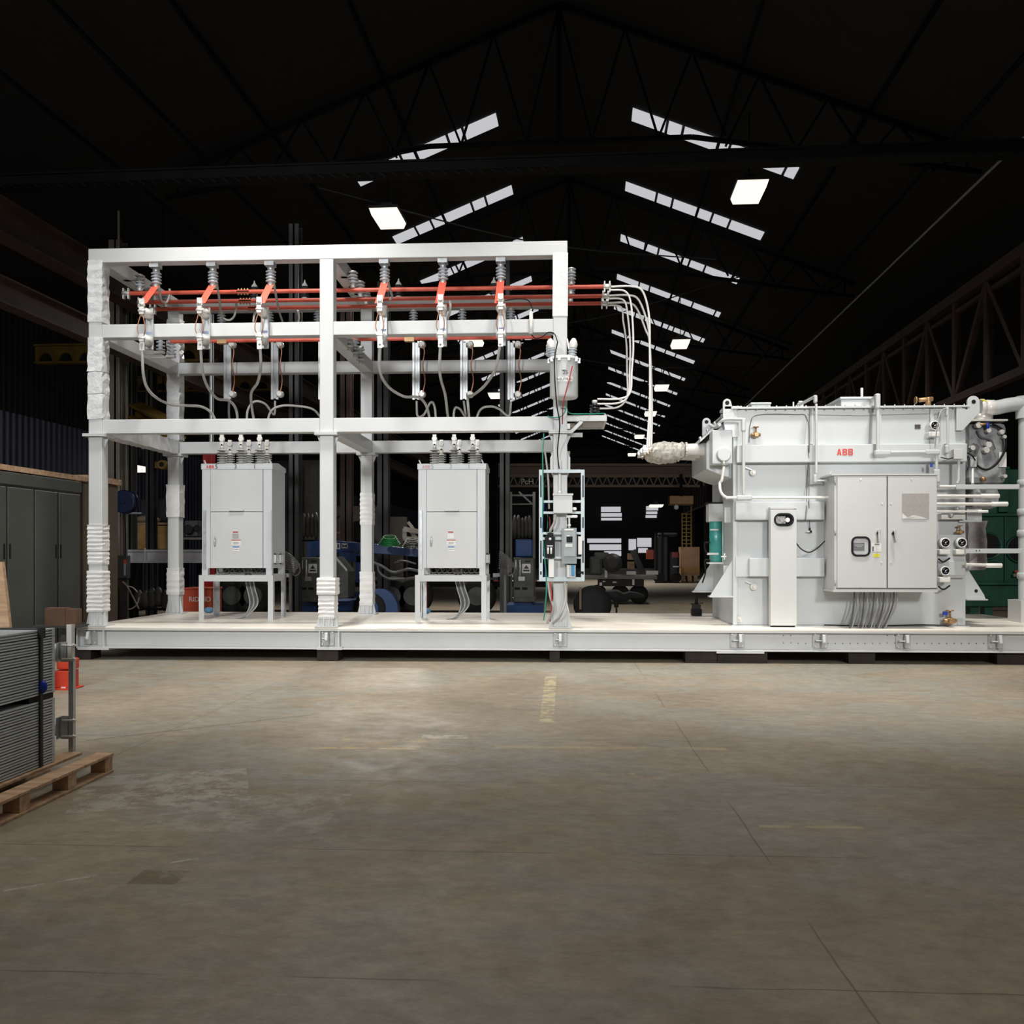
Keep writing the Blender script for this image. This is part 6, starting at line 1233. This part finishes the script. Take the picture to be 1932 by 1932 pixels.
for k in range(5): mb.tube([P(735+20*(1-.1*k)*cos(a), 1026-3*k-4*sin(a), 6.9+.25*sin(a)) for a in [j*pi/10 for j in range(21)]], .016, 6)
solo('hose_coil', mb, mat('green_hose', (.015, .20, .05), .5), 'coiled green hose lying on the blue boom', 'hose')
mb = MB()
for k in range(4): mb.tube([P(778+18*(1-.1*k)*cos(a), 1030-3*k-5*sin(a), 6.9+.2*sin(a)) for a in [j*pi/10 for j in range(21)]], .012, 6)
solo('hose_coil', mb, M_CBLD, 'coiled black hose on the boom near the right breaker', 'hose')
y = 17; t = thing('hand_rail', 'thin hoop rail with orange bar right of the middle front post', 'rail', P(645, 1020, y)); obj('hoop', MB().tube(spline([P(635, 1020, y), P(635, 980, y), P(638, 976, y), P(645, 977, y), P(646, 1005, y), P(646, 1020, y), (PX(646, y), y, 0)], 4), .03, 8).bar(P(635, 1020, y), (PX(635, y), y, 0), .05), M_DARKG, t); obj('orange_bar', MB().bar(P(635, 1005, y), P(664, 1006, y), .06).bar(P(660, 1006, y), P(660, 1018, y), .06), mat('dull_orange', (.35, .16, .03), .5), t)
y = 16; t = thing('floor_fan', 'dark round floor fan behind the middle rear post', 'fan', P(676, 1015, y)); p = P(677, 1003, y); obj('cage', MB().lathe(p, (0, -1, 0), [(0, .3), (.05, .34), (.15, .34), (.2, .28)], 22), M_DARK, t); obj('stand', MB().bar(p, p+Vector((-.9, 0, .9)), .04).bar(p, Vector((p.x, y, 0)), .06), M_DARKG, t)
t = thing('white_rack', 'white angular steel rack left of the right breaker', 'rack', P(775, 1020, 14)); y = 14
obj('rack_frame', MB().bar(P(762, 998, y), P(790, 1003, y), .14).bar(P(762, 1016, y), P(790, 1018, y), .14).bar(P(764, 998, y), P(764, 1017, y), .12).bar(P(775, 1000, y), P(785, 1016, y), .12).bar(P(770, 985, y), P(780, 998, y), .08), mat('dull_cream', (.42, .40, .35), .5), t); obj('leg', MB().bar(P(764, 1017, y), (PX(764, y), y, 0), .08), M_DARK, t)
# dim clutter shelves far behind left and centre
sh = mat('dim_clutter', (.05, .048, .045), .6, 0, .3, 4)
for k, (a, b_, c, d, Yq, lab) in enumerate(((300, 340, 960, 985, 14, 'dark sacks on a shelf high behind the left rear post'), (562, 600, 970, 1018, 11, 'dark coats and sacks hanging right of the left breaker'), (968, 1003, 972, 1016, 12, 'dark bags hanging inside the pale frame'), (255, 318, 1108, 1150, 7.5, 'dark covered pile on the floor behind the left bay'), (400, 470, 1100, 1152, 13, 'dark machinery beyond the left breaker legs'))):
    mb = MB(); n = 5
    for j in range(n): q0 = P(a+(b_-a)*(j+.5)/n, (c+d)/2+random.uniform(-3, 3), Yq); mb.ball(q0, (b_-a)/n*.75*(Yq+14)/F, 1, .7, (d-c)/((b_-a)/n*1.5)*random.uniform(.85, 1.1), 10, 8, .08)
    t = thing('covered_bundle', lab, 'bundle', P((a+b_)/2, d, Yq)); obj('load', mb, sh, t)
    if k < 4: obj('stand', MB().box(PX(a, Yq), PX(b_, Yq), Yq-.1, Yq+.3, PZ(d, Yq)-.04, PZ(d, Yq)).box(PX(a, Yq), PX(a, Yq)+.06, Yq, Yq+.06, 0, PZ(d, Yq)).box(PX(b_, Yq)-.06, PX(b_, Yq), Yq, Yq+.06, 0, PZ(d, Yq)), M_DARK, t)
# ================================================================== FAR RIGHT GAP
gz = lambda by: HZ+CAMZ*F/by
def far_thing(name, lab, cat, px, by): p = BP(px, HZ, by); return thing(name, lab, cat, B(p.x, by, 0))
def fbox(mb, a, b_, c, d, by, dep):
    p, q = BP(a, d, by), BP(b_, c, by); vs = [B(x, y_, z) for x in (p.x, q.x) for y_ in (by, by+dep) for z in (max(0, p.z), q.z)]
    return mb.add(vs, [(0, 1, 3, 2), (4, 6, 7, 5), (0, 4, 5, 1), (2, 3, 7, 6), (0, 2, 6, 4), (1, 5, 7, 3)])
def fbar(mb, a, b_, by, w_): return mb.bar(B(*BP(a[0], a[1], by)), B(*BP(b_[0], b_[1], by)), w_)
t = far_thing('sign_crane', 'brown bridge crane with white lettering, far down the hall', 'crane', 1120, 42)
obj('girder', fbox(MB(), 940, 1335, 876, 897, 42, .6), mat('rust_brown', (.085, .045, .022), .6), t)
mb = MB(); fbar(mb, (940, 898), (1335, 898), 42, .12); fbar(mb, (940, 917), (1320, 917), 41.8, .1); fbar(mb, (940, 877), (1335, 877), 41.8, .1)
for k in range(24): a = 945+16*k; fbar(mb, (a, 917), (a+8, 898), 41.8, .05); fbar(mb, (a+8, 898), (a+16, 917), 41.8, .05)
obj('lattice', mb, mat('tan_brown', (.14, .085, .045), .6), t)
for a in (925, 1335): obj('end_column', fbox(MB(), a, a+12, 876, 1113, 42, .5), M_DARK, t)
letters('PcH', .34, B(*BP(995, 909, 41.5)), mat('cream_letters', (.6, .55, .42), .5), t, .012, rot=(pi/2, 0, -BETA))
t = far_thing('hoist_trolley', 'yellow hoist box under the far brown crane', 'hoist', 1285, 38); obj('box_body', fbox(MB(), 1263, 1309, 935, 952, 38, .8), mat('hoist_orange', (.26, .125, .015), .5), t, bevel=.03); obj('lamp', MB().ball(B(*BP(1276, 957, 38)), .1), M_PORC, t); mb = MB(); mb.bar(B(*BP(1285, 936, 38)), B(*BP(1285, 897, 42)), .12); obj('hanger', mb, M_DARK, t)
t = far_thing('yellow_ladder', 'yellow safety ladder tower right of the far forklift', 'ladder', 1296, 60); mb = MB()
for (a, b_) in (((1287, 968), (1287, gz(60))), ((1304, 955), (1304, gz(60))), ((1295, 968), (1295, gz(60)))): fbar(mb, a, b_, 60, .08)
obj('rail', mb, mat('dull_yellow', (.34, .22, .04), .5), t); mb = MB()
for k in range(9): fbar(mb, (1287, 970+7*k), (1304, 970+7*k), 60, .06)
obj('rung', mb, MATS['dull_yellow'], t)
by = 54; t = far_thing('wooden_crate', 'wooden crate on a pallet beyond the left end of the transformer', 'crate', 1302, by)
obj('panel', fbox(MB(), 1284, 1320, 1032, 1070, by, 1.2), mat('crate_wood', (.36, .21, .12), .6, 0, .1, 2), t); obj('lower_batten', fbox(MB(), 1285, 1320, 1070, 1084, by, 1.2), mat('crate_amber', (.36, .20, .06), .6), t)
mb = MB()
for a in (1285, 1297, 1309): fbox(mb, a, a+7, 1085, gz(by), by, 1.1)
fbox(mb, 1285, 1320, 1083, 1086, by, 1.1); obj('pallet_block', mb, M_WOOD, t)
by = 52; t = far_thing('forklift', 'black forklift with orange parts in the far aisle', 'forklift', 1258, by)
mb = MB(); p = BP(1236, gz(by), by); q = BP(1282, 1007, by); w_ = q.x-p.x
mb = fbox(MB(), 1238, 1262, 1010, 1112, by, 1.6); fbox(mb, 1262, 1282, 1040, 1112, by, 1.4); fbox(mb, 1240, 1280, 1005, 1012, by, 1.5); obj('body', mb, mat('forklift_black', (.008, .009, .014), .5), t, bevel=.1)
mb = MB(); fbar(mb, (1238, 1005), (1238, 1100), by-.1, .12); fbar(mb, (1250, 1005), (1250, 1100), by-.1, .12); obj('mast', mb, M_RUB, t); obj('orange_panel', fbox(MB(), 1220, 1233, 1037, 1055, by, .4), M_ORANGE, t); obj('seat', fbox(MB(), 1268, 1280, 1042, 1052, by-.1, .3), M_REDM, t); obj('light', fbox(MB(), 1270, 1281, 1068, 1070, by-.12, .1), M_GALV, t)
mb = MB(); 
for px in (1243, 1275): p = BP(px, gz(by)-8, by-.1); mb.cyl(B(p.x, by-.2, .3), B(p.x, by+.1, .3), .3, 16)
obj('wheel', mb, M_RUB, t)
by = 30; t = far_thing('engine_flatbed', 'flatbed loaded with an engine in the far aisle', 'trailer', 1170, by)
obj('bed', fbox(MB(), 1100, 1240, 1086, 1093, by, 1.6), mat('pale_dull_bed', (.22, .21, .20), .6), t, bevel=.02); obj('frame_rail', fbox(MB(), 1128, 1215, 1094, 1106, by+.1, 1), mat('dark_maroon', (.03, .012, .012), .6), t); obj('white_post', fbox(fbox(MB(), 1141, 1146, 1076, 1090, by-.1, .08), 1193, 1197, 1093, 1104, by-.1, .08), M_PORC, t)
eg = obj('engine_block', fbox(fbox(MB(), 1112, 1136, 1050, 1086, by+.2, .8), 1120, 1150, 1042, 1060, by+.4, .6), M_CAST, t, bevel=.08); p = B(*BP(1155, 1062, by)); obj('engine_ring', MB().lathe(p, (0, -1, 0), [(0, .2), (.1, .3), (.3, .3), (.35, .15)], 18), M_DARKG, t)
obj('carton', fbox(fbox(MB(), 1184, 1196, 1044, 1056, by+.3, .5), 1184, 1197, 1060, 1074, by+.3, .5), M_WOOD, t); mb = MB(); fbar(mb, (1194, 1038), (1212, 1080), by+.2, .18); obj('bent_arm', mb, M_DARKG, t); obj('white_bar', fbox(fbox(MB(), 1219, 1242, 1077, 1084, by, .2), 1182, 1200, 1078, 1084, by, .2), M_PORC, t); obj('label_plate', fbox(fbox(fbox(MB(), 1131, 1136, 1099, 1105, by, .05), 1137, 1142, 1096, 1098, by, .05), 1156, 1163, 1097, 1100, by, .05), M_PORC, t)
mb = MB()
for px in (1128, 1170, 1205): p = BP(px, HZ, by+.5); mb.cyl(B(p.x, by+.4, .3), B(p.x, by+.7, .3), .3, 16)
obj('wheel', mb, M_RUB, t)
y = 7.5; t = thing('dark_cylinder_drum', 'large dark drum lying beyond the right front post', 'drum', (PX(1122, y), y, 0)); obj('drum', MB().lathe((PX(1118, y), y, .44), (0, 1, 0), [(0, .2), (.02, .43), (.3, .43), (.32, .2)], 28), M_RUB, t); obj('chock', MB().pbox(1093, 1097, 1108, 1150, y-.1, .1).box(PX(1080, y), PX(1106, y), y-.1, y+.3, 0, .18), mat('dull_brass_paint', (.12, .07, .02), .5), t)
y = 8; mb = MB(); mb.tube(spline([P(1140, 1125, y), P(1155, 1122, y), P(1175, 1128, y), P(1190, 1122, y), P(1216, 1125, y)], 4), [.10, .12, .12, .11, .12, .14, .14, .13, .12, .12, .10, .09, .08, .07, .06, .05, .02], 8); mb.tube([P(1162, 1128, y), P(1163, 1146, y)], .05, 8); mb.bar(P(1163, 1140, y), (PX(1163, y), y, 0), .04)
solo('draped_tarp', mb, M_RUB, 'black tarpaulin-covered drawbar reaching right over the far floor', 'drawbar')
